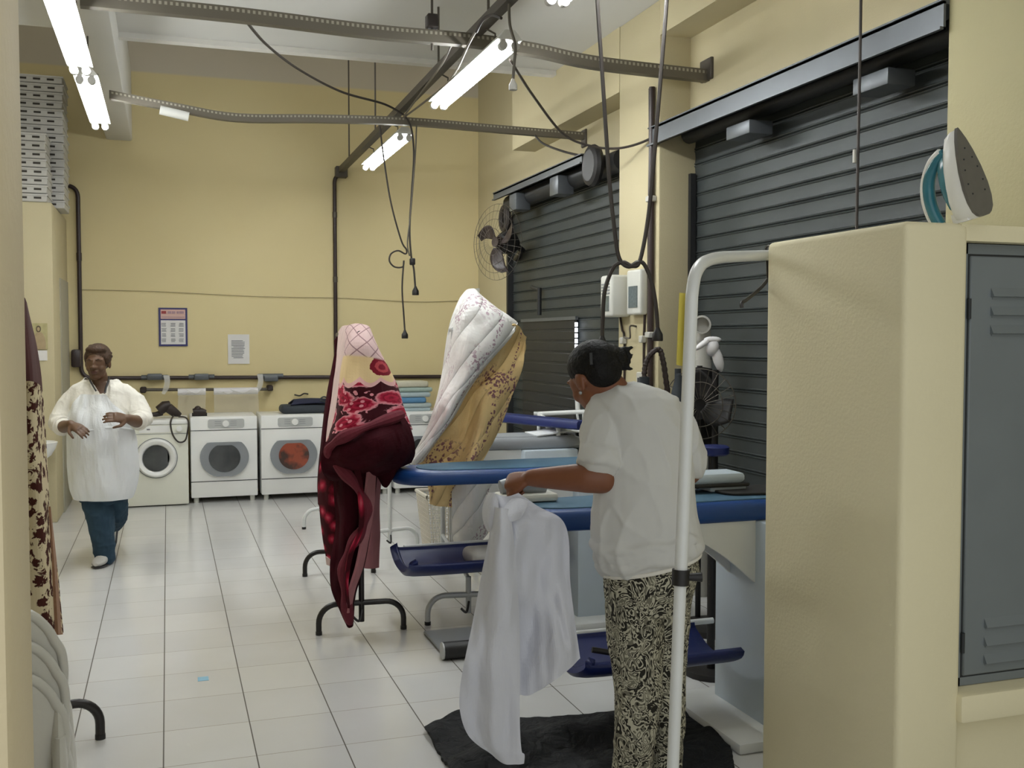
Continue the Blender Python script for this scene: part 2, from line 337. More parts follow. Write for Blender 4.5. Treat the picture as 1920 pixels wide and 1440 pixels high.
    def mesh(s, name, off=V((0, 0, 0)), smooth=40, fixn=True):
        me = bpy.data.meshes.new(name); me.from_pydata([v-off for v in s.v], [], s.f)
        if any(s.mi):
            me.polygons.foreach_set('material_index', s.mi)
        if s.uv:
            L = me.uv_layers.new(name='UVMap').data
            for fi, uv in s.uv.items():
                for li, c in zip(me.polygons[fi].loop_indices, uv): L[li].uv = c
        if fixn and not s.uv:
            bm = bmesh.new(); bm.from_mesh(me); bmesh.ops.recalc_face_normals(bm, faces=bm.faces); bm.to_mesh(me); bm.free()
        if smooth:
            me.polygons.foreach_set('use_smooth', [True]*len(me.polygons)); me.set_sharp_from_angle(angle=math.radians(smooth))
        return me
    def build(s, name, m, parent=None, smooth=40, local=False, solid=0, loc=None):
        off = V((0, 0, 0))
        if parent is not None and not local: off = world_loc(parent)
        if parent is None:
            off = V(loc) if loc is not None else base_of(s.v)
        me = s.mesh(name, off, smooth); o = bpy.data.objects.new(name, me); C.objects.link(o)
        for x in (m if isinstance(m, (list, tuple)) else [m]): me.materials.append(x)
        if parent is not None: o.parent = parent
        else: o.location = off
        if solid:
            md = o.modifiers.new('thickness', 'SOLIDIFY'); md.thickness = solid; md.offset = 0
        return o
def base_of(vs):
    lo = [min(v[i] for v in vs) for i in range(3)]; hi = [max(v[i] for v in vs) for i in range(3)]
    return V(((lo[0]+hi[0])/2, (lo[1]+hi[1])/2, lo[2]))
def world_loc(o):
    p = V((0, 0, 0))
    while o is not None: p = p + o.location; o = o.parent
    return p
def tag(o, label, cat, group=None, kind=None):
    o['label'] = label; o['category'] = cat
    if group: o['group'] = group
    if kind: o['kind'] = kind
    return o
def thing(name, label, cat, loc=(0, 0, 0), group=None, rz=0):
    o = bpy.data.objects.new(name, None); C.objects.link(o); o.location = loc; o.rotation_euler = (0, 0, rz)
    o.empty_display_size = .05
    return tag(o, label, cat, group)
def struct(name, mb, m, parent=None, smooth=30, loc=None):
    o = mb.build(name, m, parent, smooth, loc=(0, 0, 0) if parent is None else None)
    if parent is None: o['kind'] = 'structure'
    return o
def dup(root, loc, label, group=None):
    r = root.copy(); C.objects.link(r); r.location = loc; r['label'] = label
    if group: r['group'] = group
    for ch in list(root.children):
        c = ch.copy(); C.objects.link(c); c.parent = r
        for g in ch.children:
            d = g.copy(); C.objects.link(d); d.parent = c
    return r
def fuse(mb, name, m, parent, voxel=.006, smooth=4, keep=None, solid=0, wr=0, ws=8, dirs=(1, 1, .45)):
    """merge overlapping volumes into one continuous surface"""
    off = world_loc(parent); me = mb.mesh(name+'_raw', off, 0); t = bpy.data.objects.new(name+'_raw', me); C.objects.link(t)
    r = t.modifiers.new('r', 'REMESH'); r.mode = 'VOXEL'; r.voxel_size = voxel
    if smooth: q = t.modifiers.new('s', 'SMOOTH'); q.iterations = smooth; q.factor = .5
    dg = bpy.context.evaluated_depsgraph_get(); dg.update()
    out = bpy.data.meshes.new_from_object(t.evaluated_get(dg)); out.name = name
    bpy.data.objects.remove(t); bpy.data.meshes.remove(me)
    if wr:
        NRM = [v.normal.copy() for v in out.vertices]
        for v, nv_ in zip(out.vertices, NRM):
            q = V((v.co.x*ws*dirs[0], v.co.y*ws*dirs[1], v.co.z*ws*dirs[2])); w_ = 1-abs(mnoise.noise(q))*2; w2_ = 1-abs(mnoise.noise(q*2.1+V((5, 1, 2))))*2
            v.co += nv_*(wr*(max(-.3, w_)**3*.9+.45*w2_**3))
    if keep:
        bm = bmesh.new(); bm.from_mesh(out)
        bad = [f for f in bm.faces if not keep(f.calc_center_median()+off)]
        bmesh.ops.delete(bm, geom=bad, context='FACES'); bm.to_mesh(out); bm.free()
    out.polygons.foreach_set('use_smooth', [True]*len(out.polygons)); out.materials.clear(); out.materials.append(m)
    o = bpy.data.objects.new(name, out); C.objects.link(o); o.parent = parent
    if solid: md = o.modifiers.new('thickness', 'SOLIDIFY'); md.thickness = solid; md.offset = -1
    return o
def ringD(px, py, hw, dep, d, n=28, sq=1.0):
    """ellipse in a horizontal plane through the pixel (px,py) at depth d; hw in pixels, dep in metres"""
    c = atD(px, py, d); w = hw*d/F; out = []
    for j in range(n):
        a = 2*math.pi*j/n; ca, sa = math.cos(a), math.sin(a)
        k = (abs(ca)**(2/sq)+abs(sa)**(2/sq))**(-sq/2) if sq != 1 else 1
        out.append(c + HR*(w*ca*k) + HF*(dep*sa*k))
    return out
def arcpts(c, r, a0, a1, n, u, v):
    return [V(c)+V(u)*(r*math.cos(a0+(a1-a0)*i/(n-1)))+V(v)*(r*math.sin(a0+(a1-a0)*i/(n-1))) for i in range(n)]
XA, YA = V((1, 0, 0)), V((0, 1, 0))
#@@SETTING
# ---------------------------------------------------------------- setting
struct('floor', MB().box((-2.7, -1.0, -.1), (3.7, 11.4, 0)), M['floor'])
struct('wall_back', MB().box((-2.7, 11.25, 0), (3.75, 11.4, 5.3)), M['yellow'])
w = MB()
w.box((3.38, 3.57, 3.08), (3.75, 10.17, 5.3)); w.box((3.38, 10.17, 0), (3.75, 11.25, 5.3)); w.box((3.6, 3.57, 0), (3.75, 10.17, 3.08))
wr_ = struct('wall_right', w, M['yellow2'])
struct('wall_left', MB().box((-2.75, .9, 0), (-2.6, 11.25, 5.3)), M['yellow2'])
struct('wall_front', MB().bbox((-2.7, .86, 0), (-.118, 1.0, 3.9), .012, 2), M['jamb'])
struct('ceiling', MB().box((-2.7, .86, 3.9), (3.38, 8.25, 4.05)), M['ceil'])
struct('ceiling.001', MB().box((-2.7, 8.1, 5.2), (3.7, 11.3, 5.3)), M['ceil'])
struct('trim_1', MB().bbox((-.56, .9, 3.65), (-.31, 11.25, 4.4), .02, 2), M['ceil'])
struct('trim_2', MB().bbox((3.15, 6.26, 0), (3.6, 6.91, 3.9), .012, 2), M['yellow2'])
struct('trim_3', MB().box((3.15, 3.57, 3.66), (3.4, 6.26, 3.9)), M['yellow2'])
struct('trim_4', MB().box((3.15, 6.91, 3.43), (3.4, 9.35, 5.2)), M['yellow2'])
struct('trim_5', MB().box((-.31, 8.19, 3.86), (3.15, 8.28, 3.95)), M['ceil2'])
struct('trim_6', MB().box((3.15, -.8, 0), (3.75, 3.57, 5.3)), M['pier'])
# corner room with the stacked crates on its roof
struct('wall_left.001', MB().bbox((-2.6, 9.87, 0), (-.945, 11.25, 2.83), .012, 2), M['yellow2'])
d = MB().box((-.95, 10.42, 0), (-.935, 11.2, 2.2))
d3 = struct('door_3', d, mat('grey_door_leaf', (168, 164, 146), .6))
b = MB().bar((-.93, 10.5, 1.02), (-.9, 10.5, 1.02), .012); b.bar((-.9, 10.5, 1.02), (-.9, 10.62, 1.02), .01); b.build('door_handle', M['steel'], d3)
# roller shutters
def curtain(y0, y1, z1, x=3.42, pitch=.1):
    mb = MB(); n = int(z1/pitch); prof = []
    for i in range(n):
        z = .03+i*pitch
        prof += [(0, z), (.003, z+.03), (0, z+.066), (-.005, z+.070), (-.007, z+.075), (.004, z+.081), (-.005, z+.086), (-.007, z+.092), (0, z+.096)]
    a = mb.add([(x+p, y0, z) for p, z in prof]); c = mb.add([(x+p, y1, z) for p, z in prof]); m = len(prof)
    for i in range(m-1): mb.face((a+i, c+i, c+i+1, a+i+1))
    return mb
def channel(x0, x1, y0, y1, z0, z1, t=.012):
    mb = MB(); mb.box((x0, y0, z0), (x0+t, y1, z1)); mb.box((x0, y0, z1-t), (x1, y1, z1)); mb.box((x0-.018, y0, z0), (x0+t, y1, z0+t)); mb.box((x0-.01, y0, z1), (x1, y1, z1+.008)); return mb
d1 = struct('door_1', curtain(3.5, 6.3, 3.1), M['shutter'], smooth=20)
channel(3.12, 3.38, 3.57, 6.36, 2.935, 3.055).build('header_channel', M['header'], d1)
MB().tube([(3.34, 3.6, 3.0), (3.34, 6.2, 3.0)], .06, 16).build('roller_drum', M['shutter2'], d1)
for y in (5.35, 4.15): MB().bbox((3.2, y-.13, 2.82), (3.36, y+.13, 2.9), .008, 2).build('drum_bracket', M['header'], d1)
MB().box((3.37, 6.225, 0), (3.41, 6.26, 2.75)).build('guide_rail', M['shutter2'], d1)
d2 = struct('door_2', curtain(6.85, 10.2, 3.1), M['shutter'], smooth=20)
channel(3.15, 3.38, 7.62, 9.95, 3.03, 3.1).build('header_channel', M['header'], d2)
MB().tube([(3.32, 7.2, 3.0), (3.32, 9.9, 3.0)], .085, 16).build('roller_drum', M['shutter2'], d2)
b = MB(); b.tube(arcpts((3.28, 9.98, 2.86), .115, 0, 2*math.pi, 25, YA, ZU), .03, 8, False); b.bar((3.28, 9.98, 2.75), (3.28, 9.98, 2.97), .012); b.build('chain_wheel', M['cable'], d2)
b = MB(); b.tube(arcpts((3.16, 7.42, 2.98), .125, 0, 2*math.pi, 25, YA, ZU), .04, 8, False); b.tube([(3.12, 7.42, 2.98), (3.2, 7.42, 2.98)], .12, 18); b.build('drum_end', M['black'], d2)
for y in (9.35, 8.25): MB().bbox((3.15, y-.1, 2.86), (3.3, y+.1, 3.02), .01, 2).build('drum_bracket', M['header'], d2)
MB().box((3.36, 10.12, 0), (3.42, 10.17, 2.85)).build('guide_rail', M['shutter2'], d2)
wk = MB()
for i in range(18): wk.bbox((3.385, 8.34, .02+i*.1), (3.402, 9.72, .105+i*.1), .006, 1)
wk.box((3.39, 8.32, .0), (3.4, 9.74, 1.83))
wk = wk.build('wicket_door', M['shutter2'], d2)
MB().box((3.375, 8.3, 1.80), (3.402, 9.76, 1.83)).build('top_bar', M['header'], d2)
b = MB()
for i in range(6): b.box((3.38, 8.28, 1.5+i*.048), (3.39, 8.325, 1.536+i*.048))
b.build('daylight_gap', M['day'], d2)
b = MB(); b.bar((3.37, 9.2, 1.86), (3.37, 9.2, 2.12), .022); b.bar((3.37, 9.2, 2.1), (3.37, 9.42, 2.14), .016); b.build('lock_bar', M['shutter2'], d2)
# foreground partition with the locker niche
p = MB(); p.bbox((1.98, 2.4, 0), (2.205, 3.11, 1.965), .02, 3); p.box((2.18, 2.405, 1.915), (3.15, 3.1, 1.962)); p.box((2.2, 2.46, 0), (3.15, 3.1, .5)); p.bbox((2.19, 2.38, .5), (3.15, 2.75, .585), .012, 2); p.box((2.2, 3.0, .5), (3.15, 3.1, 1.92))
struct('wall_partition', p, M['buff'])

# ---------------------------------------------------------------- steel channels, lamps, conduits, cords
def channel_bar(name, pts, label, w=.06, h=.075, perf=True, group=None):
    pts = [V(q) for q in pts]; t = thing(name, label, 'steel channel', (pts[0]+pts[-1])/2, group)
    mb = MB(); P = spline(pts, 40); L = 0
    for i in range(len(P)-1):
        a, b_ = P[i], P[i+1]; d = (b_-a); sd = V((d.y, -d.x, 0)).normalized()*(w/2); u = ZU*(h/2); l0 = L; L += d.length
        c = [a-sd-u, a+sd-u, a+sd+u, a-sd+u, b_-sd-u, b_+sd-u, b_+sd+u, b_-sd+u]; o = mb.add(c)
        for f, vv in (((1, 5, 6, 2), 1), ((4, 0, 3, 7), 1), ((0, 4, 5, 1), 0), ((3, 2, 6, 7), 0)):
            uv = None
            if vv: uv = [(l0 if q < 4 else L, 1.0 if q in (2, 3, 6, 7) else 0.0) for q in f]
            else: uv = [(l0 if q < 4 else L, .05) for q in f]
            mb.face([o+q for q in f], uv)
    mb.face([0, 1, 2, 3], [(0, 0)]*4); n = len(mb.v); mb.face([n-1, n-2, n-3, n-4], [(0, 0)]*4)
    mb.build('channel', M['perf'] if perf else M['rail'], t, 30)
    return t
z3 = 3.4
r1 = channel_bar('overhead_channel', [atY(150, 0, 6.0), atY(440, 28, 6.02), atY(700, 60, 6.04), atY(880, 76, 6.05), atY(1000, 94, 6.05), atY(1120, 119, 6.03), (3.42, 6.03, atX(1335, 136, 3.36).z)],
    'perforated grey steel channel crossing overhead, the nearer of the two crosswise ones')
MB().bbox((3.36, 5.95, 3.32), (3.4, 6.1, 3.46), .006, 1).build('end_plate', M['rail'], r1)
r2 = channel_bar('overhead_channel', [atY(205, 178, 8.14), atY(330, 202, 8.14), atY(445, 221, 8.14), atY(600, 223, 8.14), atY(760, 228, 8.14), atY(930, 242, 8.14), atY(1100, 256, 8.1)],
    'perforated grey steel channel sagging overhead near the back wall, the farther crosswise one', w=.055, h=.06)
e = atY(1098, 256, 8.1); MB().bbox((e.x-.02, 8.06, e.z-.09), (e.x+.03, 8.16, e.z+.06), .008, 1).build('end_plate', M['rail'], r2)
MB().bar((3.15, 8.1, e.z), (e.x, 8.1, e.z), .012).build('wall_fixing', M['rail'], r2)
MB().tube([atY(300, 206, 8.05), atY(354, 219, 8.05)], .034, 14).build('tube_cover', M['lampwhite'], r2)
r3 = channel_bar('overhead_channel', [(1.80, 3.2, 3.5), (1.80, 6.0, 3.49), (1.80, 8.14, 3.47), (1.81, 11.2, 3.46)],
    'long grey steel channel running towards the back wall above the bare tubes', w=.06, h=.055, perf=False)
MB().bbox((1.75, 11.16, 3.38), (1.88, 11.25, 3.5), .008, 1).build('end_plate', M['rail'], r3)
for rr, x, y, zt, zb in ((r3, 1.79, 5.75, 3.9, 3.5), (r3, 1.79, 6.9, 3.9, 3.48), (r3, 1.80, 9.2, 5.2, 3.47), (r3, 1.80, 10.6, 5.2, 3.47)):
    q = MB().bar((x, y, zb), (x, y, zt), .008, 6)
    q.build('hanger_rod', M['rail'], rr)
a = atY(810, 42, 6.05); MB().bbox((a.x-.035, 6.015, a.z-.04), (a.x+.035, 6.085, a.z+.045), .008, 1).build('hanger_box', M['cable'], r1); MB().bar((a.x, 6.05, 3.36), (a.x, 6.05, 3.9), .008, 6).build('hanger_rod', M['rail'], r1)

def lamp(x, y0, y1, z, label, grp='bare twin tube ceiling lamps', zt=3.44, tilt=0):
    t = thing('fluorescent_light', label, 'ceiling light', (x, (y0+y1)/2, z), grp)
    h = MB(); pr = [(-.075, .03), (-.03, .085), (.03, .085), (.075, .03), (.05, .03), (-.05, .03)]
    h.prism([(x+px_, y0-.03, z+pz) for px_, pz in pr], (0, y1-y0+.06, 0)); h.build('housing', M['lampwhite'], t, 20)
    for s in (-1, 1):
        MB().tube([(x+s*.036, y0+.035, z), (x+s*.036, y1-.035, z)], .019, 10).build('tube', M['glow'], t)
        for yy in (y0, y1):
            q = MB(); q.tube([(x+s*.036, yy-.018, z), (x+s*.036, yy+.018, z)], .026, 12); q.box((x+s*.036-.014, yy-.016, z), (x+s*.036+.014, yy+.016, z+.035)); q.build('lamp_holder', M['cratewhite'], t)
    for yy in (y0+.25, y1-.25): MB().tube([(x, yy, z+.08), (x, yy, zt)] + ([(1.80, yy, zt+.03)] if x > 0 else []), .006, 6).build('hanger', M['rail'], t)
    return t
ZL = 3.3
lamp(1.89, 8.42, 10.0, ZL, 'bare twin tube lamp beside the back wall end of the long channel')
lamp(1.87, 5.62, 7.2, ZL, 'bare twin tube lamp right of the long channel, with a white plug hanging by it')
lamp(1.85, 3.55, 4.8, ZL, 'bare twin tube lamp cut off by the top edge right of the long channel')
lamp(-.475, 7.22, 8.75, ZL, 'bare twin tube lamp above the woman in the apron, farther of the left pair', zt=3.66)
lamp(-.49, 5.45, 6.98, ZL, 'large bare twin tube lamp at top left, nearer of the left pair', zt=3.66)

BW = 11.25
def conduit(pts, label, r=.02): return thing('conduit', label, 'pipe', pts[0])
def wallpt(px, py, off=.03): return atY(px, py, BW-off)
c1 = conduit([wallpt(143, 400)], 'dark conduit pipe down the left of the back wall and along above the washers')
def bend(pts, r, rad=.12):
    out = []; P = [V(q) for q in pts]
    out.append(P[0])
    for i in range(1, len(P)-1):
        a, b_, c = P[i-1], P[i], P[i+1]; d0 = (a-b_).normalized()*rad; d1_ = (c-b_).normalized()*rad
        for k in range(9):
            t = k/8; out.append(b_ + d0*((1-t)**2) + d1_*(t**2))
    out.append(P[-1]); return out
zp = 1.235
MB().tube(bend([(-.99, 11.22, 3.17), (-.83, 11.22, 3.17), (-.83, 11.22, zp), (3.2, 11.22, zp-.03)], 0), .021, 10).build('pipe', M['conduit'], c1)
for px_, py_ in ((290, 707), (378, 707), (508, 710)):
    q = wallpt(px_, py_, .05); b = MB().bbox((q.x-.075, 11.15, q.z-.03), (q.x+.075, 11.24, q.z+.035), .015, 2); b.bar((q.x-.13, 11.22, zp), (q.x+.13, 11.22, zp), .026); b.build('junction_box', M['header'], c1)
q = wallpt(143, 672, .05); MB().bbox((q.x-.045, 11.15, q.z-.09), (q.x+.045, 11.24, q.z+.09), .02, 2).build('junction_box', M['conduit'], c1)
MB().bar((-.83, 11.22, 2.42), (-.83, 11.22, 2.5), .026).build('coupling', M['conduit'], c1)
c2 = conduit([(1.74, 11.22, 1.3)], 'dark vertical conduit pipe from the long channel down the middle of the back wall')
MB().tube(bend([(1.86, 11.22, 3.42), (1.745, 11.22, 3.42), (1.745, 11.22, zp)], 0, .1), .021, 10).build('pipe', M['conduit'], c2)
for zz in (2.98, 2.28): MB().bar((1.745, 11.22, zz-.03), (1.745, 11.22, zz+.03), .025).build('coupling', M['rail'], c2)
c3 = conduit([(3.12, 6.5, 1.0)], 'dark conduit pipe clipped down the yellow pillar between the shutters')
MB().tube([(3.125, 6.325, 3.33), (3.125, 6.325, .1)], .02, 10).build('pipe', M['conduit'], c3)
for zz in (2.58, 1.66): MB().bbox((3.095, 6.29, zz-.02), (3.15, 6.36, zz+.02), .006, 1).build('clip', M['pvc'], c3)
MB().tube([(3.13, 6.37, 3.33), (3.13, 6.36, 2.9), (3.13, 6.375, 2.4), (3.13, 6.365, 1.0)], .009, 8).build('side_cable', M['cable'], c3)

def cord(name, label, cat, pts, r=.006, m='cable', n=0, plug=None, plugm='black', ps=1.0, group=None, seg=6):
    pts = [V(q) for q in pts]; t = thing(name, label, cat, pts[-1], group)
    MB().cable(pts, r, n, seg).build('wire', M[m], t)
    if plug:
        a = V(plug); b = MB(); b.tube([a+V((0, 0, .012*ps)), a, a-V((0, 0, .02*ps)), a-V((0, 0, .045*ps)), a-V((0, 0, .05*ps))], [.008*ps, .012*ps, .023*ps, .024*ps, .022*ps], 10)
        b.build('plug', M[plugm], t)
    return t
Y = 8.1
cord('power_cord', 'dark cord swagging from the nearer crosswise channel to the long channel', 'cable', [atY(460, 38, 6.0), atY(500, 84, 6.6), atY(560, 130, 7.2), atY(640, 172, 7.7), atY(720, 195, 8.0), atY(758, 216, 8.05)], .009)
cord('power_cord', 'thin pale cord strung tight beside the long channel to the tied bundle', 'cable', [atY(905, 36, 5.6), atY(880, 80, 5.9), atY(846, 148, 6.6), atY(800, 188, 7.4), atY(760, 218, 8.05)], .008, 'cablelight')
cord('power_cord', 'thin pale cord looping over the nearer crosswise channel down to the tied bundle', 'cable', [atY(847, 82, 6.05), atY(830, 118, 6.5), atY(800, 160, 7.2), atY(757, 218, 8.04)], .007, 'cablelight')
cord('power_cord', 'dark cord curling in an arch over the long channel', 'cable', [atY(893, 60, 5.7), atY(905, 38, 5.6), atY(922, 28, 5.5), atY(940, 34, 5.4)], .009)
cord('power_cord', 'cord with a white plug hanging beside the lamp of the long channel', 'cable', [(1.80, 5.4, 3.48), atY(956, 46, 5.45), atY(966, 85, 5.45), atY(964, 120, 5.45), atY(962, 148, 5.45)], .009, 'cablelight', plug=atY(962, 152, 5.45), plugm='pvc', ps=1.0)
cord('power_cord', 'long dark cord dipping from the lamp across to the near shutter header', 'cable', [atY(956, 112, 6.0), atY(1000, 180, 6.4), atY(1055, 250, 6.7), atY(1105, 273, 6.7), atY(1160, 278, 6.6), atY(1215, 262, 6.4), atY(1255, 232, 6.2), atY(1285, 218, 6.1)], .009)
cord('power_cord', 'short dark cord from the farther channel end to the far shutter drum', 'cable', [atY(1003, 254, 8.1), atY(1020, 270, 8.0), atY(1060, 285, 7.8), atY(1110, 296, 7.6)], .009)
cord('power_cord', 'dark cord hanging from the tied bundle, ending in two plugs one above the other', 'cable',
     [atY(760, 218, Y), atY(771, 240, Y), atY(776, 290, Y), atY(772, 360, Y), atY(768, 430, Y), atY(771, 480, Y), atY(776, 505, Y), atY(779, 545, Y)], .008, 'cable', plug=atY(779, 540, Y), ps=1.15)
b = MB(); a = atY(773, 490, Y); b.bbox((a.x-.02, Y-.02, a.z-.03), (a.x+.022, Y+.02, a.z+.025), .008, 2)
b.build('socket', M['black'], [o for o in bpy.data.objects if o.name.startswith('power_cord')][-1])
lp = atY(747, 486, Y)
cord('power_cord', 'thin cord with a tied loop and a plug hanging by the back wall lamp', 'cable',
     [atY(712, 235, Y), atY(720, 300, Y), atY(733, 380, Y), atY(752, 450, Y), atY(762, 468, Y)] + [lp + XA*(.075*math.cos(t_)) + ZU*(.068*math.sin(t_)) for t_ in (0.7, 1.6, 2.5, 3.4, 4.3, 5.2)] + [atY(757, 490, Y), atY(754, 540, Y), atY(757, 590, Y), atY(759, 620, Y)], .007, 'cable', plug=atY(759, 622, Y), ps=1.1)
cord('power_cord', 'thin pale cord hanging beside the two plugs, slack from the farther channel', 'cable', [atY(781, 235, Y-.03), atY(778, 300, Y-.03), atY(770, 400, Y-.03), atY(764, 455, Y-.03), atY(768, 480, Y-.03)], .006, 'cablelight')
# knotted pair above the ironing table
D = 4.45
kl, kr = atD(1166, 496, D), atD(1205, 494, D)
cord('power_cord', 'left cord of the knotted pair above the table, its plug beside the pillar', 'cable',
     [atD(1112, -160, D), atD(1120, 0, D), atD(1130, 150, D), atD(1142, 330, D), atD(1152, 430, D), atD(1161, 484, D), atD(1178, 500, D), atD(1195, 492, D), atD(1208, 496, D), atD(1222, 530, D), atD(1230, 575, D), atD(1233, 615, D)], .0095, 'cable', 90, plug=atD(1233, 618, D), ps=1.0, seg=8)
cord('power_cord', "right cord of the knotted pair above the table, its plug over the woman's head", 'cable',
     [atD(1258, -160, D), atD(1250, 0, D), atD(1240, 130, D), atD(1226, 300, D), atD(1215, 410, D), atD(1200, 488, D), atD(1186, 499, D), atD(1168, 492, D), atD(1150, 502, D), atD(1134, 545, D), atD(1130, 600, D), atD(1129, 630, D)], .0095, 'cable', 90, plug=atD(1129, 634, D), ps=1.0, seg=8)
t = cord('power_cord', 'single thin cord hanging in front of the near shutter behind the partition', 'cable', [(3.03, 4.0, 3.9), (3.03, 4.0, 3.0), (3.025, 4.0, 2.2), (3.03, 4.0, .95)], .007, 'cable', plug=(3.03, 4.0, .95))
a = atY(1602, 293, 4.0); MB().bar((a.x, 4.0, a.z-.03), (a.x, 4.0, a.z+.03), .008).build('sleeve', M['pvc'], t)
#@@BACKWALL
# thin sagging wire and things fixed to the back wall
q = MB().cable([wallpt(150, 543, .012), wallpt(300, 547, .012), wallpt(480, 556, .012), wallpt(640, 559, .012), wallpt(780, 566, .012), wallpt(880, 563, .012), wallpt(935, 558, .05)], .003, 60, 5)
tag(q.build('thin_wire', M['wirepale']), 'thin grey wire sagging along the back wall above the calendar', 'cable')
a = wallpt(902, 548); tag(MB().bbox((a.x-.06, 11.2, a.z-.045), (a.x+.05, 11.25, a.z+.045), .008, 2).build('junction_box', M['plasticwhite']), 'small white box high in the corner behind the floral comforter', 'electrical box')
# calendar
x0, z1, x1, z0 = -.081, 1.956, .203, 1.557
t = thing('wall_calendar', 'white calendar with dark blue border and pink heading on the back wall', 'calendar', (.06, 11.24, z0))
MB().box((x0, 11.238, z0), (x1, 11.249, z1)).build('backing', M['navyink'], t)
MB().box((x0+.02, 11.235, z1-.115), (x1-.02, 11.239, z1-.018)).build('heading', M['pinkink'], t)
b = MB(); b.box((x0+.028, 11.232, z1-.062), (x0+.075, 11.236, z1-.034)); b.build('red_lettering', M['redink'], t)
b = MB()
for i, (s_, e_) in enumerate(((.09, .125), (.13, .165), (.178, .2), (.205, .25))): b.box((x0+s_, 11.232, z1-.06), (x0+e_, 11.236, z1-.036))
b.box((x0+.028, 11.232, z1-.1), (x1-.03, 11.236, z1-.093)); b.build('lettering', mat('mauve_print', (170, 140, 150), .8), t)
MB().box((x0+.02, 11.235, z0+.02), (x1-.02, 11.239, z1-.13)).build('month_sheet', M['paperwhite'], t)
b = MB()
for cx_ in (x0+.05, x0+.14, x0+.222):
    for i in range(16):
        if i % 4 == 3: continue
        b.box((cx_-.018-random.random()*.008, 11.232, z0+.045+i*.0135), (cx_+.018+random.random()*.008, 11.236, z0+.051+i*.0135))
b.build('printed_lines', M['ink'], t)
t = thing('notice', 'plain white typed notice sheet on the back wall right of the calendar', 'paper', (.72, 11.24, 1.37))
MB().box((.609, 11.24, 1.368), (.83, 11.249, 1.681)).build('sheet', M['paperwhite'], t)
b = MB()
for i in range(12): b.box((.645+(.02 if i in (0, 7) else 0), 11.236, 1.43+i*.0165), (.785-random.random()*.03, 11.241, 1.436+i*.0165))
b.build('typed_lines', M['ink'], t)
# picture on the corner room
t = thing('picture', 'sepia picture of a robed figure on the yellow wall above the basin', 'picture', (-1.06, 9.86, 1.54))
a, c = atY(60, 606, 9.87), atY(90, 655, 9.87)
o = MB(); i0 = o.add([(a.x, 9.86, a.z), (c.x, 9.86, a.z), (c.x, 9.86, c.z), (a.x, 9.86, c.z)]); o.face([i0, i0+3, i0+2, i0+1], [(0, 1), (0, 0), (1, 0), (1, 1)]); o.build('print', M['sepia'], t, 0)
b = MB(); mx = (a.x+c.x)/2-.005; h_ = a.z-c.z
b.loft([[V((mx+w_*math.cos(k*math.pi/8), 9.857+.002*math.sin(k*math.pi/8), c.z+zz*h_)) for k in range(16)] for zz, w_ in ((.0, .05), (.25, .052), (.45, .045), (.6, .028), (.66, .014))]); b.build('robe', M['sepiamid'], t)
b = MB(); b.ell((mx-.005, 9.857, c.z+.78*h_), (.02, 0, 0), (0, .002, 0), (0, 0, .03)); b.build('hair', M['sepiadark'], t)
b = MB(); b.ell((mx-.005, 9.855, c.z+.775*h_), (.012, 0, 0), (0, .002, 0), (0, 0, .018)); b.build('face', M['sepiamid'], t)
a, c = atY(66, 657, 9.87), atY(89, 676, 9.87)
tag(MB().box((a.x, 9.862, c.z), (c.x, 9.869, a.z)).build('card', M['paperwhite']), 'small blank white card below the sepia picture', 'paper')
# basin
t = thing('basin', 'white basin fixed to the yellow wall at the left behind the draped blanket', 'sink', (-1.06, 9.66, .58))
b = MB(); rings = []
for zz, r_ in ((.585, .10), (.62, .15), (.68, .185), (.725, .2), (.735, .205), (.74, .195), (.725, .185), (.66, .15), (.63, .08)):
    rings.append([V((-1.12+r_*math.cos(k*math.pi/12), 9.7+r_*.85*math.sin(k*math.pi/12), zz)) for k in range(24)])
b.loft(rings); b.build('bowl', M['enamel'], t)
MB().tube([(-1.12, 9.74, 0), (-1.12, 9.74, .6)], .06, 14).build('pedestal', M['enamel'], t)
# bar with plastic rolls
t = thing('roll_bar', 'thin brown bar hung under the conduit, holding two plastic rolls', 'rail', (.4, 11.15, 1.1))
MB().bar((-.26, 11.14, 1.112), (1.06, 11.14, 1.098), .016).build('bar', M['rail'], t)
for xx in (-.24, 1.03): MB().bbox((xx-.03, 11.1, 1.08), (xx+.03, 11.25, 1.14), .01, 1).build('bracket', M['leather'], t)
for px_ in (312, 487):
    q = wallpt(px_, 705, .12); s_ = MB(); s_.sheet([[(q.x-.03, 11.12, 1.26), (q.x+.03, 11.12, 1.26)], [(q.x-.02, 11.1, 1.19), (q.x+.035, 11.1, 1.19)], [(q.x-.035, 11.12, 1.12), (q.x+.02, 11.12, 1.12)], [(q.x-.05, 11.12, 1.07), (q.x-.02, 11.12, 1.06)]], 5, 12); s_.build('tie_strip', M['film2'], t)
for nm, xa, xb, lab in (('a', .096, .374, 'short white roll of plastic film, left one on the brown bar'), ('b', .455, .905, 'long white roll of plastic film, right one on the brown bar')):
    g = thing('plastic_roll', lab, 'roll', ((xa+xb)/2, 11.14, 1.06), 'plastic rolls on the bar')
    MB().tube([(xa, 11.14, 1.085), (xb, 11.14, 1.085)], .036, 16).build('roll', M['roll'], g)
    s_ = MB(); s_.sheet([[(xa+(xb-xa)*k/6, 11.1, zz+.02*math.sin(k*2+zz*9)) for k in range(7)] for zz in (1.085, .99, .9, .83)], 20, 14, .03, 5); s_.build('loose_film', M['film'], g)

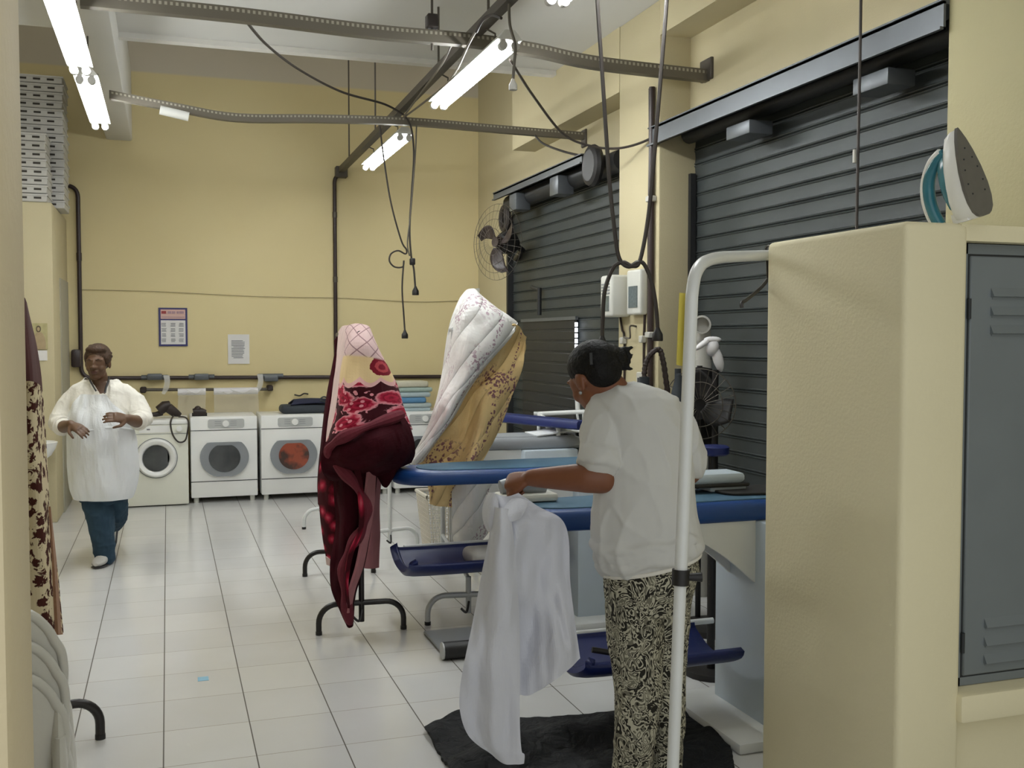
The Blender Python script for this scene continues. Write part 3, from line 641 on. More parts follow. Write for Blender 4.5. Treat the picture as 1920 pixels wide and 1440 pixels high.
# ---------------------------------------------------------------- laundry machines
def rrect(cx, cz, w, h, r, n=6):
    out = []
    for k, (sx, sz) in enumerate(((1, 1), (-1, 1), (-1, -1), (1, -1))):
        for i in range(n+1):
            a = math.pi/2*(k+i/n); out.append((cx+sx*(w-r)+r*math.cos(a), cz+sz*(h-r)+r*math.sin(a)))
    return out
def plate(poly, y, d): return MB().prism([(x, y, z) for x, z in poly], (0, d, 0))
def dryer(x, label, orange=False):
    W = .643; Y0 = 10.57; t = thing('tumble_dryer', label, 'dryer', (x+W/2, Y0+.32, 0), 'white dryers along the back wall')
    MB().bbox((x, Y0, .055), (x+W, Y0+.62, .86), .012, 2).build('cabinet', M['enamel'], t)
    cx, cz = x+W/2, .455
    b = MB(); b.box((x, Y0-.003, .722), (x+W, Y0+.002, .728)); b.box((x, Y0-.003, .212), (x+W, Y0+.002, .219)); b.build('seam', M['seam'], t)
    pf = plate(rrect(cx+.02, .79, .175, .045, .02), Y0-.006, .01).build('control_panel', M['panelgrey'], t)
    b = MB(); b.tube([(cx+.015, Y0-.03, .79), (cx+.015, Y0, .79)], .032, 20); b.build('dial', M['enamel'], pf)
    b = MB()
    for i in (-1, 1):
        for j in range(3): b.box((cx+.015+i*.075-.03, Y0-.008, .77+j*.02), (cx+.015+i*.075+.03, Y0-.005, .774+j*.02))
    b.build('markings', M['doorgrey'], pf)
    ring = []                                            # barrel-shaped grey door
    for k in range(40):
        a = 2*math.pi*k/40; ring.append((cx + .235*max(-1, min(1, 1.0*math.cos(a))), cz + max(-.19, min(.15, .205*math.sin(a)))))
    dr = plate(ring, Y0-.03, .03).build('door', M['doorgrey'], t, 30)
    gl = []
    for k in range(40):
        a = 2*math.pi*k/40; gl.append((cx+.152*math.cos(a), cz-.005+min(.125, .143*math.sin(a))))
    plate(gl, Y0-.036, .008).build('window', M['drumred' if orange else 'drum'], dr, 30)
    for xx in (x+.05, x+W-.05): MB().tube([(xx, Y0+.06, 0), (xx, Y0+.06, .06)], .025, 10).build('foot', M['plasticwhite'], t)
    for xx in (x+.05, x+W-.05): MB().tube([(xx, Y0+.55, 0), (xx, Y0+.55, .06)], .025, 10).build('foot', M['plasticwhite'], t)
    return t
dryer(.205, 'white dryer with a grey window beside the cream washing machine')
dryer(.885, 'white dryer with orange laundry in its window beside the burgundy blanket', True)
dryer(1.565, 'white dryer mostly hidden behind the burgundy blanket')
dryer(2.245, 'white dryer seen between burgundy blanket and floral comforter')
t = thing('washing_machine', 'cream front loading washing machine beside the woman in the apron', 'washing machine', (-.11, 10.78, 0))
X0, X1, Y0 = -.415, .182, 10.5
MB().bbox((X0, Y0, .012), (X1, Y0+.58, .80), .012, 2).build('cabinet', M['enamelold'], t)
MB().bbox((X0-.003, Y0-.01, .80), (X1+.003, Y0+.6, .845), .012, 2).build('top', M['enamel'], t)
MB().box((X0, Y0-.003, .708), (X1, Y0+.002, .712)).build('seam', M['doorgrey'], t)
p_ = plate(rrect(-.13, .757, .14, .034, .008), Y0-.005, .008).build('control_panel', M['enamel'], t)
MB().tube([(.1, Y0-.03, .757), (.1, Y0, .757)], .027, 18).build('dial', M['enamel'], t)
MB().box((-.2, Y0-.008, .75), (-.17, Y0-.003, .762)).build('logo_mark', M['ink'], p_)
dc = (-.115, .475)
ring = [V((dc[0], Y0, dc[1]))]
b = MB(); rings = []
for yy, r_ in ((0, .19), (-.03, .186), (-.045, .17), (-.04, .14), (-.02, .125), (.0, .12)): rings.append([V((dc[0]+r_*math.cos(k*math.pi/20), Y0+yy, dc[1]+r_*math.sin(k*math.pi/20))) for k in range(40)])
b.loft(rings); dr = b.build('door', M['enamel'], t, 50)
g = [(dc[0]+min(.105, .123*math.cos(k*math.pi/20)), dc[1]+.123*math.sin(k*math.pi/20)) for k in range(40)]
plate(g, Y0-.035, .02).build('window', M['drum'], dr, 30)
MB().tube(arcpts((dc[0], Y0-.004, dc[1]), .194, 0, 2*math.pi, 40, XA, ZU), .003, 5, False).build('door_gap', M['doorgrey'], dr)
# things on the machines
t = thing('hair_dryer', 'black hand tool with its cord looping over the front of the cream washing machine', 'appliance', (-.02, 10.72, .845))
b = MB(); b.tube([(-.18, 10.72, .885), (-.12, 10.72, .885), (-.06, 10.74, .9)], [.018, .024, .03], 12); b.tube([(-.09, 10.72, .92), (-.03, 10.72, .965), (.02, 10.73, .98)], [.05, .055, .04], 12); b.tube([(-.0, 10.73, .95), (.06, 10.73, .9), (.12, 10.73, .872)], [.05, .045, .02], 12); b.build('body', M['leather'], t)
MB().cable([(.05, 10.7, .87), (.03, 10.5, .852), (.02, 10.475, .8), (.04, 10.47, .7), (.09, 10.47, .63), (.15, 10.465, .64), (.175, 10.465, .72), (.185, 10.47, .82), (.16, 10.55, .86), (.1, 10.68, .86)], .008, 70).build('cord', M['cable'], t)
t = thing('shoe', 'small dark lump like a shoe on the grey windowed dryer', 'shoe', (.3, 10.7, .86))
b = MB(); b.tube([(.235, 10.7, .9), (.27, 10.7, .905), (.32, 10.7, .9), (.36, 10.7, .893)], [.035, .045, .04, .028], 12); b.ell((.28, 10.7, .93), (.035, 0, 0), (0, .04, 0), (0, 0, .035)); b.build('upper', M['leather'], t)
MB().tube([(.225, 10.7, .868), (.37, 10.7, .868)], .026, 10, flat=.3).build('sole', M['black'], t)
t = thing('folded_bag', 'dark grey and navy fabric bag lying on the dryer with the orange load', 'bag', (1.36, 10.85, .86))
b = MB(); b.bbox((1.1, 10.7, .86), (1.62, 10.98, .95), .04, 4); b.build('body', M['darkbag'], t)
b = MB(); b.sheet([[(1.2, 10.72, .95), (1.4, 10.7, .97), (1.62, 10.72, .96)], [(1.24, 10.8, 1.0), (1.4, 10.8, 1.01), (1.62, 10.8, 1.0)], [(1.2, 10.98, .95), (1.4, 10.98, .96), (1.62, 10.98, .95)]], 14, 10, .02, 6); b.build('flap', M['navybag'], t, solid=.015)
MB().cable([(1.62, 10.72, 1.0), (1.54, 10.72, 1.03), (1.5, 10.71, 1.0), (1.55, 10.7, .98), (1.64, 10.7, .99)], .008).build('handle', M['darkbag'], t)
tag(MB().cable([wallpt(552, 740, .04), wallpt(562, 742, .04), wallpt(570, 738, .04), wallpt(578, 739, .04)], .008, 16).build('wall_hook', M['cable']), 'small dark bent hook on the back wall above the fabric bag', 'hook')
# folded linen stack
zz = .86
for i, (w_, h_, mi_, lab) in enumerate(((.36, .035, 4, 'bottom piece of the folded linen stack on the dryer'), (.35, .05, 2, 'pale folded linen second from the bottom of the stack'), (.3, .06, 3, 'blue and white folded linen in the middle of the stack'),
    (.36, .055, 4, 'icy grey folded linen above the blue piece in the stack'), (.37, .05, 1, 'mint folded linen second from the top of the stack'), (.35, .065, 0, 'cream folded linen topmost of the stack by the back wall'))):
    b = MB(); cx = 2.5 + .02*math.sin(i*2.1); b.bbox((cx-w_/2, 10.7, zz), (cx+w_/2, 11.05, zz+h_), min(.022, h_*.45), 4)
    o = b.build('folded_linen', M['linen'][mi_]); tag(o, lab, 'linen', 'folded linen on the dryer'); zz += h_+.001
b = MB(); b.ell((2.2, 10.8, .92), (.1, 0, 0), (0, .1, 0), (0, 0, .06)); b.ell((2.26, 10.75, .9), (.09, 0, 0), (0, .1, 0), (0, 0, .04)); tag(b.build('cloth_bundle', M['linen'][0]), 'crumpled pale cloth bundle left of the folded linen stack', 'cloth')

# ---------------------------------------------------------------- crates on the corner room
crate = None
def make_crate(x0, x1, y0, y1, h):
    t = thing('plastic_crate', 'x', 'crate', ((x0+x1)/2, (y0+y1)/2, 0), 'stacked crates at the ceiling')
    b = MB(); b.bbox((x0, y0, .003), (x1, y1, h-.006), .006, 1); b.box((x0-.008, y0-.008, h-.018), (x1+.008, y1+.008, h-.004)); b.build('body', M['cratewhite'], t)
    for xx in (x0+.1, x0+.215, x0+.33):
        if xx+.07 < x1: MB().box((xx, y0-.002, h*.38), (xx+.06, y0+.004, h*.62)).build('handle_slot', M['slot'], t)
    return t
words = ['bottom', 'second', 'third', 'fourth', 'fifth', 'sixth', 'seventh', 'eighth', 'ninth', 'tenth', 'eleventh', 'twelfth', 'thirteenth', 'fourteenth', 'fifteenth', 'topmost']
h = .0755; c0 = make_crate(-1.34, -.88, 10.33, 10.8, h); c0.location.z = 2.832; c0['label'] = 'pale grey crate, bottom one of the tall rear stack at the ceiling'
for i in range(1, 16):
    dup(c0, c0.location+V((random.uniform(-.006, .006), random.uniform(-.006, .006), i*h)), 'pale grey crate, %s of the tall rear stack at the ceiling' % (words[i] if i == 15 else words[i]+' from the bottom'))
c1_ = make_crate(-1.42, -.985, 9.9, 10.28, h); c1_.location.z = 2.832; c1_['label'] = 'pale grey crate, bottom one of the short front stack at the ceiling'
for i in range(1, 8):
    dup(c1_, c1_.location+V((random.uniform(-.006, .006), random.uniform(-.004, .004), i*h)), 'pale grey crate, %s of the short front stack at the ceiling' % ('topmost' if i == 7 else words[i]+' from the bottom'))
#@@PILLAR
# ---------------------------------------------------------------- pillar fittings
t = thing('wall_box', 'white vented plastic box with a silver label on the pillar between the shutters', 'electrical box', (3.07, 6.8, 1.79))
MB().bbox((3.0, 6.7, 1.79), (3.15, 6.9, 2.09), .02, 3).build('case', M['plasticwhite'], t)
b = MB()
for i in range(4): b.box((2.996, 6.73, 2.02-i*.022), (3.004, 6.87, 2.03-i*.022))
b.build('vent', M['doorgrey'], t); MB().box((2.997, 6.74, 1.83), (3.003, 6.86, 1.94)).build('label_plate', M['label'], t)
t = thing('wall_box', 'narrow white plastic box with a silver plate beside the conduit on the pillar', 'electrical box', (3.12, 6.53, 1.8))
MB().bbox((3.09, 6.42, 1.80), (3.15, 6.64, 2.115), .015, 3).build('case', M['plasticwhite'], t)
MB().box((3.086, 6.46, 1.85), (3.094, 6.6, 2.0)).build('label_plate', M['label'], t)
for a_, b_, zz, lab in ((6.86, 6.78, 1.62, 'short cable with a white clip running down the pillar below the vented box'), (6.45, 6.46, 1.63, 'thin cable with a white clip running down the pillar below the narrow box')):
    t = thing('wall_cable', lab, 'cable', (3.14, a_, 1.3))
    MB().cable([(3.14, a_, 1.8), (3.14, (a_+b_)/2, 1.7), (3.14, b_, 1.6), (3.14, b_, 1.0)], .008).build('wire', M['conduit'], t)
    MB().bbox((3.11, b_-.025, zz-.025), (3.15, b_+.025, zz+.025), .006, 1).build('clip', M['pvc'], t)
tag(MB().cable([(3.15, 6.6, 1.72), (3.1, 6.6, 1.72), (3.1, 6.6, 1.64), (3.1, 6.7, 1.645)], .007).build('wall_hook', M['rail']), 'small thin metal hook on the pillar below the two white boxes', 'hook')
t = thing('wall_socket', 'small pale wall socket low on the pillar behind the woman in the white T-shirt', 'socket', (3.14, 6.55, 1.28))
MB().bbox((3.13, 6.46, 1.28), (3.15, 6.56, 1.4), .006, 1).build('plate', M['pvc'], t); MB().box((3.125, 6.49, 1.32), (3.131, 6.53, 1.36)).build('insert', M['seam'], t)
t = thing('drain_pipe', 'grey plastic pipe with an open elbow standing by the near shutter', 'pipe', (3.22, 5.88, 0))
px0, py0 = 3.2, 5.74
b = MB(); b.tube([(px0, py0, 0), (px0, py0, 1.62)], .05, 16); b.tube([(px0, py0, 1.42), (px0, py0, 1.5)], .058, 16); b.build('pipe', M['pvc'], t)
b = MB(); b.loft([[V((px0-o_*.55, py0-o_*.85, 1.72)) + V((.84, -.54, 0))*(r_*math.cos(k*math.pi/10)) + ZU*(r_*math.sin(k*math.pi/10)) for k in range(20)] for o_, r_ in ((-.03, .05), (.06, .05), (.07, .058), (.11, .058), (.112, .046), (.05, .044))]); b.tube([(px0, py0, 1.6), (px0, py0, 1.72)], .05, 16); b.build('elbow', M['pvc'], t)
# wall fan
fc = V((3.08, 9.56, 2.575)); fa = V((-.93, -.36, 0)).normalized(); fs = V((-.36, .93, 0)).normalized()
t = thing('wall_fan', 'black wall fan with bare blades fixed in the corner beside the far shutter', 'fan', fc)
b = MB(); b.tube([fc-fa*.22, fc-fa*.17, fc-fa*.06, fc-fa*.02], [.06, .105, .11, .08], 16); b.build('motor', M['black'], t)
MB().tube([fc-fa*.18, fc-fa*.3-ZU*.06, V((3.39, 9.95, 2.45))], .03, 10).build('bracket', M['black'], t)
MB().tube([fc-fa*.03, fc+fa*.05], [.06, .05], 14).build('hub', M['leather'], t)
for k in range(3):
    a0 = math.radians(165+120*k); rows = []
    for i in range(7):
        r_ = .06+.25*i/6; w_ = .03+.05*math.sin(math.pi*i/6*.95)-.012*i/6; sw = a0 - .03*i*i*.55
        rad = fs*math.cos(sw)+ZU*math.sin(sw); tan_ = -fs*math.sin(sw)+ZU*math.cos(sw)
        rows.append([fc+rad*r_+tan_*(w_*q)+fa*(.03*q) for q in (-1, -.33, .33, 1)])
    b = MB(); b.sheet(rows, 7, 12); b.build('blade', M['leather'], t, solid=.005)
b = MB()
for r_ in (.37, .3, .22, .13): b.tube([fc+fa*(.02+.07*(1-(r_/.37)**2))+fs*(r_*math.cos(q*math.pi/18))+ZU*(r_*math.sin(q*math.pi/18)) for q in range(37)], .0025, 4, False)
for k in range(30):
    q = k*math.pi/15; rad = fs*math.cos(q)+ZU*math.sin(q); b.tube([fc+fa*.09+rad*.05, fc+fa*.07+rad*.2, fc+fa*.02+rad*.37], .0012, 3, False)
b.build('guard', M['rail'], t)
# braided arm, bag, floor fan near the near shutter
t = thing('flexible_arm', 'braided dark hose bent in an arch on a thin pole in front of the pillar', 'hose', atD(1208, 1100, 5.2))
q = atD(1208, 725, 5.2)
MB().bar((q.x, q.y, 0), (q.x, q.y, q.z+.02), .014).build('pole', M['blackmetal'], t)
MB().tube([(q.x, q.y, q.z-.03), (q.x, q.y, q.z+.05)], .026, 12).build('clamp', M['darkbag'], t)
pp = spline([atD(1208, 715, 5.2), atD(1209, 690, 5.2), atD(1217, 668, 5.2), atD(1235, 655, 5.2), atD(1243, 676, 5.2), atD(1249, 715, 5.2), atD(1254, 760, 5.2), atD(1256, 800, 5.2)], 80)
MB().tube(pp, [.014+.0018*math.sin(i*1.9) for i in range(80)], 8).build('hose', M['leather'], t)
t = thing('pedestal_fan', 'black pedestal fan standing in front of the near shutter beside the white pole', 'fan', (2.79, 4.95, 0))
fc = atD(1312, 757, 5.55); fa = V((-.45, -.85, 0)).normalized(); fs = V((fa.y, -fa.x, 0))
po = atD(1341, 760, 5.7)
MB().bar((po.x, po.y, .04), (po.x, po.y, 1.46), .018).build('pole', M['black'], t)
b = MB(); b.tube([(po.x, po.y, 0), (po.x, po.y, .03), (po.x, po.y, .05)], [.2, .19, .03], 24); b.build('base', M['black'], t)
b = MB(); b.tube([fc-fa*.2, fc-fa*.16, fc-fa*.05], [.07, .1, .09], 14); b.tube([fc-fa*.12, V((po.x, po.y, fc.z))], .04, 8); b.build('motor', M['black'], t)
for k in range(3):
    a0 = math.radians(100+120*k); rows = []
    for i in range(6):
        r_ = .03+.145*i/5; w_ = .03+.05*math.sin(math.pi*min(1, i/4.6)*.8); sw = a0-.1*i; rad = fs*math.cos(sw)+ZU*math.sin(sw); tan_ = -fs*math.sin(sw)+ZU*math.cos(sw)
        rows.append([fc+rad*r_+tan_*(w_*q_)+fa*(.03*q_) for q_ in (-1, 0, 1)])
    b = MB(); b.sheet(rows, 6, 9); b.build('blade', M['black'], t, solid=.005)
b = MB()
for r_ in (.19, .12): b.tube([fc+fa*(.03+.05*(1-(r_/.19)**2))+fs*(r_*math.cos(q_*math.pi/18))+ZU*(r_*math.sin(q_*math.pi/18)) for q_ in range(37)], .003, 4, False)
for k in range(24):
    q_ = k*math.pi/12; rad = fs*math.cos(q_)+ZU*math.sin(q_); b.tube([fc+fa*.08+rad*.03, fc+fa*.065+rad*.11, fc+fa*.03+rad*.19, fc-fa*.08+rad*.17], .0018, 3, False)
b.build('guard', M['rail'], t)
b = MB(); q = atD(1336, 652, 5.68)
b.ell(q, HR*.02+ZU*.045, HF*.04, HR*.03-ZU*.02, 12, 8); b.ell(q+HR*-.055+ZU*.02, HR*.045+ZU*.03, HF*.03, ZU*.02, 12, 8); b.ell(q+HR*.03-ZU*.06, HR*.018-ZU*.075, HF*.03, HR*.03, 12, 8); b.ell(q+HR*.0+ZU*.045, HR*.05, HF*.03, ZU*.018, 12, 8)
tag(b.build('tied_bag', M['roll']), 'white plastic bag knotted on top of the black fan pole', 'bag')
b = MB(); b.sheet([[atD(1268, 700, 5.0), atD(1275, 700, 5.0)], [atD(1258, 745, 5.0), atD(1270, 740, 4.97), atD(1284, 745, 5.0)], [atD(1250, 800, 5.0), atD(1268, 800, 4.95), atD(1290, 800, 5.0)], [atD(1248, 900, 5.0), atD(1268, 900, 4.95), atD(1292, 900, 5.0)]], 12, 16, .02, 6)
q = atD(1271, 700, 5.03); b.bar((q.x, q.y, 0), (q.x, q.y, q.z+.02), .012)
tag(b.build('garment_bag', M['darkbag'], solid=.01), 'dark grey garment bag on a thin stand behind the white pole', 'bag')

b = MB(); b.sheet([[atD(1290, 692, 5.8), atD(1312, 688, 5.78), atD(1334, 692, 5.8)], [atD(1288, 760, 5.8), atD(1312, 760, 5.76), atD(1338, 760, 5.8)], [atD(1288, 834, 5.8), atD(1312, 838, 5.77), atD(1336, 832, 5.8)]], 12, 14, .015, 7)
q = atD(1312, 690, 5.83); b.bar((q.x, q.y, 0), (q.x, q.y, q.z+.01), .012)
tag(b.build('dark_cloth', M['black'], None, 0, solid=.01), 'black cloth hanging behind the pedestal fan', 'cloth')

# ---------------------------------------------------------------- ironing tables
def board_outline(x0, x1, y0, y1, tip, inset=0):
    """board with a rounded, slightly tapered left tip"""
    x0 += inset; x1 -= inset; y0 += inset; y1 -= inset; ym = (y0+y1)/2; h = (y1-y0)/2; out = []
    for k in range(13):
        a = math.pi/2 + math.pi*k/12; out.append((x0+tip*.55+math.cos(a)*tip*.55, ym+math.sin(a)*h*.82))
    n = 6
    for k in range(1, n+1): out.append((x0+tip*.55+(x1-x0-tip*.55)*k/n, ym-h*(.82+.18*min(1, k/2))))
    for k in range(n, 0, -1): out.append((x0+tip*.55+(x1-x0-tip*.55)*k/n, ym+h*(.82+.18*min(1, k/2))))
    return out
def padded(mb, x0, x1, y0, y1, z0, z1, tip, r=.03):
    rings = []
    for zz, ins in ((z0, r*.7), (z0+.008, r*.2), (z0+r, 0), (z1-r, 0), (z1-r*.3, r*.3), (z1, r*1.1)):
        rings.append([V((x, y, zz)) for x, y in board_outline(x0, x1, y0, y1, tip, ins)])
    mb.loft(rings); return mb
def ironing_table(x0, x1, y0, y1, zt, th, label, cx, top='blue', cover='bluetop', shelf=(.0, .0), shelfz=.36):
    t = thing('ironing_table', label, 'ironing table', (cx, (y0+y1)/2, 0), 'ironing tables in a row')
    padded(MB(), x0, x1, y0, y1, zt-th, zt, .34).build('padded_top', M[top], t, 50)
    padded(MB(), x0+.14, x1-.05, y0+.035, y1-.035, zt-.004, zt+.005, .3, .003).build('cover', M[cover], t, 50)
    MB().bbox((cx, y0-.06, .03), (cx+.42, y1-.03, zt-th), .012, 2).build('column', M['bluewhite'], t)
    MB().bbox((cx-.2, y0-.2, 0), (cx+.5, y1+.06, .045), .012, 2).build('foot_plate', M['whitemetal'], t)
    b = MB(); poly = [(cx, zt-th), (cx-.36, zt-th)]
    for k in range(9): a = k/8; poly.append((cx-.36+.36*a, zt-th-.04-.22*a**1.5))
    b.prism([(x, y0+.02, z) for x, z in poly], (0, .02, 0)); b.prism([(x, y0+.22, z) for x, z in poly], (0, .02, 0)); b.build('bracket', M['whitemetal'], t)
    s0, s1 = shelf; b = MB(); rows = []
    for yy, zz in ((y0-.02, .03), (y0, 0), (y0+.1, -.045), ((y0+y1)/2, -.06), (y1-.1, -.045), (y1, 0), (y1+.02, .03)): rows.append([(s0, yy, shelfz+zz+.03), (s0+.05, yy, shelfz+zz), (s1, yy, shelfz+zz)])
    b.sheet(rows, 12, 20); b.build('tray', M['navy'], t, solid=.03)
    b = MB()
    for yy in (y1+.02,): b.bar((s0+.04, yy, shelfz+.03), (cx+.02, yy, shelfz+.03), .014)
    b.build('tray_rail', M['whitemetal'], t)
    return t
ironing_table(1.19, 2.72, 3.65, 4.03, .965, .085, 'blue ironing table nearest the partition, behind the woman in the white T-shirt', 2.3, shelf=(1.55, 2.22), shelfz=.33)
ironing_table(1.19, 2.72, 5.42, 5.88, .90, .08, 'blue ironing table between the white rack and the woman in the white T-shirt', 2.2, shelf=(1.27, 2.15), shelfz=.37)
ironing_table(1.95, 2.92, 7.05, 7.45, .91, .09, 'grey ironing table farthest away, in front of the far shutter', 2.45, top='board', cover='board', shelf=(2.05, 2.4), shelfz=.36)
tag(padded(MB(), 2.22, 2.65, 3.74, 3.96, .972, .982, .12, .004).build('iron_rest', M['black']), 'flat dark rubber rest lying on the right end of the nearest ironing table', 'mat')
t = thing('sleeve_board', 'white sleeve board with a rounded end on a block on the nearest ironing table', 'ironing board', (2.2, 4.0, .97))
padded(MB(), 1.95, 2.36, 3.86, 4.0, 1.01, 1.055, .16, .015).build('arm', M['bluewhite'], t)
padded(MB(), 1.95, 2.38, 3.85, 4.01, .995, 1.01, .16, .004).build('under_board', M['black'], t)
MB().bbox((2.2, 3.87, .972), (2.38, 3.99, 1.0), .01, 2).build('block', M['bluewhite'], t)
t = thing('round_rest', 'dark blue round padded rest on a black post beside the white pole', 'stand', (2.56, 4.6, 0))
q = atD(1340, 842, 4.95)
b = MB(); b.tube([(q.x, q.y, q.z-.03), (q.x, q.y, q.z-.02), (q.x, q.y, q.z+.01), (q.x, q.y, q.z+.018)], [.055, .07, .07, .058], 22); b.build('pad', M['navy'], t)
MB().bar((q.x-.012, q.y, .02), (q.x-.012, q.y, q.z-.02), .02).build('post', M['black'], t); MB().tube([(q.x, q.y, 0), (q.x, q.y, .03)], .14, 20).build('base', M['black'], t)
t = thing('steam_iron', 'white and grey iron parked on the nearest ironing table by the hanging cloth', 'iron', (1.33, 3.95, .97))
b = MB(); b.bbox((1.26, 3.86, .972), (1.5, 3.99, 1.005), .012, 2); b.build('base', M['plasticwhite'], t)
b = MB(); b.tube([(1.27, 3.92, 1.03), (1.36, 3.92, 1.045), (1.46, 3.92, 1.02)], [.03, .04, .03], 12); b.build('body', M['doorgrey'], t)
b = MB(); b.bbox((1.62, 5.5, .33), (1.95, 5.76, .42), .04, 4); tag(b.build('plastic_bag', M['cratewhite']), 'crumpled pale plastic bag lying in the blue tray of the middle table', 'bag')
t = thing('sleeve_board', 'narrow blue sleeve board on white legs standing on the grey ironing table', 'ironing board', (2.6, 7.25, .92))
a, c = atD(925, 794, 8.25), atD(1094, 803, 7.4)
a.z = c.z = 1.01; d_ = (a-c).normalized(); sd = V((d_.y, -d_.x, 0))
L_ = (a-c).length
out = [(0, .0), (.02, .045), (.06, .06), (L_, .085)]
b = MB()
def sb(z_, ins): return [c+d_*max(ins, l)+sd*(w-ins if w > ins else 0)+ZU*z_ for l, w in out] + [c+d_*max(ins, l)-sd*(w-ins if w > ins else 0)+ZU*z_ for l, w in reversed(out[1:])]
b.loft([sb(-.035, .012), sb(-.025, 0), sb(.015, 0), sb(.03, .012)]); b.build('padded_top', M['navy'], t)
for o_ in (.28, .4): q = c+d_*o_; MB().bar((q.x, q.y, .913), (q.x, q.y, .99), .018).build('leg', M['whitemetal'], t)
t = thing('tube_frame', 'white tube frame standing behind the narrow blue sleeve board', 'frame', (2.9, 7.7, 0))
A_ = [atD(*q_) for q_ in ((1040, 800, 7.9), (1010, 776, 8.3), (1095, 772, 8.0), (1112, 786, 7.7))]
b = MB(); b.bar(A_[0], A_[1], .018); b.bar(A_[1], A_[2], .018); b.bar(A_[2], A_[3], .018); b.bar(A_[1], A_[1]-HR*.04, .018); b.bar(atD(1082, 735, 8.05), atD(1084, 774, 8.05), .02); b.bar(atD(1082, 776, 8.0), atD(1084, 787, 8.0), .01); b.build('frame', M['whitemetal'], t)
for q_ in (A_[0], A_[1], A_[2]): MB().bar((q_.x, q_.y, 0), q_, .014).build('leg', M['whitemetal'], t)
t = thing('spray_bottle', 'yellow bottle lying beside the white tube frame on the grey table', 'bottle', (2.75, 7.35, .92))
q = atD(1052, 798, 7.75); b = MB(); b.tube([q-HR*.055+ZU*.015, q-HR*.04+ZU*.022, q, q+HR*.06-ZU*.012], [.016, .03, .034, .02], 12); b.build('bottle', M['yellowbright'], t)
MB().bar((q.x, q.y, .91), (q.x, q.y, q.z), .02).build('stand', M['whitemetal'], t)
b = MB(); q = V((2.78, 7.22, .915)); b.sheet([[q+V((x, y, .09*max(0, 1-abs(x-.05)/.22)*max(0, 1-abs(y)/.2)+.003)) for x in (-.2, -.1, 0, .1, .2)] for y in (-.14, -.07, 0, .07, .14)], 18, 14, .012, 9)
tag(b.build('pressed_cloth', M['apron'], solid=.012), 'pale crumpled cloth lying on the right end of the grey table', 'cloth')
# foot pedal
t = thing('foot_pedal', 'grey foot pedal with a black rubber bar on the floor under the middle table', 'pedal', (1.48, 5.15, 0))
MB().bbox((1.32, 5.06, .004), (1.98, 5.46, .02), .006, 1).build('plate', M['board'], t)
MB().tube([(1.31, 4.99, .045), (1.98, 4.97, .045)], .045, 14).build('rubber_bar', M['black'], t)
MB().tube([(1.302, 4.99, .045), (1.309, 4.99, .045)], .044, 14).build('end_cap', M['greymetal'], t)
t = thing('hand_tool', 'thin black clamp lying in the blue tray of the nearest table', 'tool', (1.65, 3.7, .31))
b = MB(); b.bar((1.58, 3.7, .4), (1.78, 3.66, .36), .012); b.bar((1.72, 3.68, .37), (1.68, 3.62, .33), .012); b.build('clamp', M['black'], t)
# laundry basket
t = thing('laundry_basket', 'cream lattice laundry basket on the floor behind the floral comforter', 'basket', (1.93, 7.3, 0))
b = MB(); bx_, by_ = 1.93, 7.28
def bk(z_, k): w_ = .13+.05*z_/.52; pts = [(-w_, -w_), (w_, -w_), (w_, w_), (-w_, w_)]; e = int(k) % 4; f = k-int(k); p0, p1 = pts[e], pts[(e+1) % 4]; return V((bx_+p0[0]+(p1[0]-p0[0])*f, by_+p0[1]+(p1[1]-p0[1])*f, z_))
for k in range(56): b.tube([bk(.02, k/14), bk(.5, k/14)], .0035, 4, False)
for z_ in [.05+.035*i for i in range(13)]: b.tube([bk(z_, k/2) for k in range(9)], .0035, 4, False)
b.build('lattice', M['basket'], t)
b = MB(); b.tube([bk(.5, k/2) for k in range(9)], .014, 8, False); b.build('rim', M['basket'], t); MB().box((bx_-.14, by_-.14, 0), (bx_+.14, by_+.14, .02)).build('bottom', M['basket'], t)
#@@RACKS
def arch_pts(c, d, w=.235, h=.165, r=.1):
    c = V(c); d = V(d); z = ZU; P = [c-d*w]
    P += [c-d*(w-r)+d*(r*math.cos(math.pi-k*math.pi/16))+z*(h-r+r*math.sin(k*math.pi/16)) for k in range(9)]
    P += [c+d*(w-r)+d*(r*math.cos(math.pi/2-k*math.pi/16))+z*(h-r+r*math.sin(math.pi/2-k*math.pi/16)) for k in range(9)]
    P += [c+d*w]; return P
def rack(n, f, zt, m, label, r=.016, zl=.75, grp='drying racks on arched feet', w=.235, mid=0):
    n, f = V(n), V(f); ax = (f-n).normalized(); sd = V((ax.y, -ax.x, 0)); t = thing('drying_rack', label, 'drying rack', (n+f)/2, grp)
    for c in (n, f):
        MB().tube(arch_pts(c, sd, w), r, 10).build('arched_foot', M[m], t)
        MB().bar(c+ZU*.06, c+ZU*(.27 if mid and c is n else 1.2 if mid else zt), r).build('post', M[m], t)
        for s_ in (-1, 1): MB().tube([c+sd*(w*s_), c+sd*(w*s_)+ZU*.02], r+.002, 10).build('foot_cap', M['black'], t)
    tn = n+ax*mid
    if mid: MB().bar(tn+ZU*zl, tn+ZU*zt, r).build('post', M[m], t)
    te = tn+ax*.13 if mid else f
    if mid: MB().bar(te+ZU*zl, te+ZU*zt, r).build('post', M[m], t)
    MB().bar(tn+ZU*zt, te+ZU*zt, r).build('top_bar', M[m], t)
    MB().bar(n+ZU*zl, f+ZU*zl, r*.8).build('lower_bar', M[m], t)
    MB().cable([n+ZU*.13-ax*.02, n+ZU*.08-ax*.06-sd*.02, n+ZU*.1-ax*.05-sd*.05], .007).build('hook', M['black'], t)
    return t
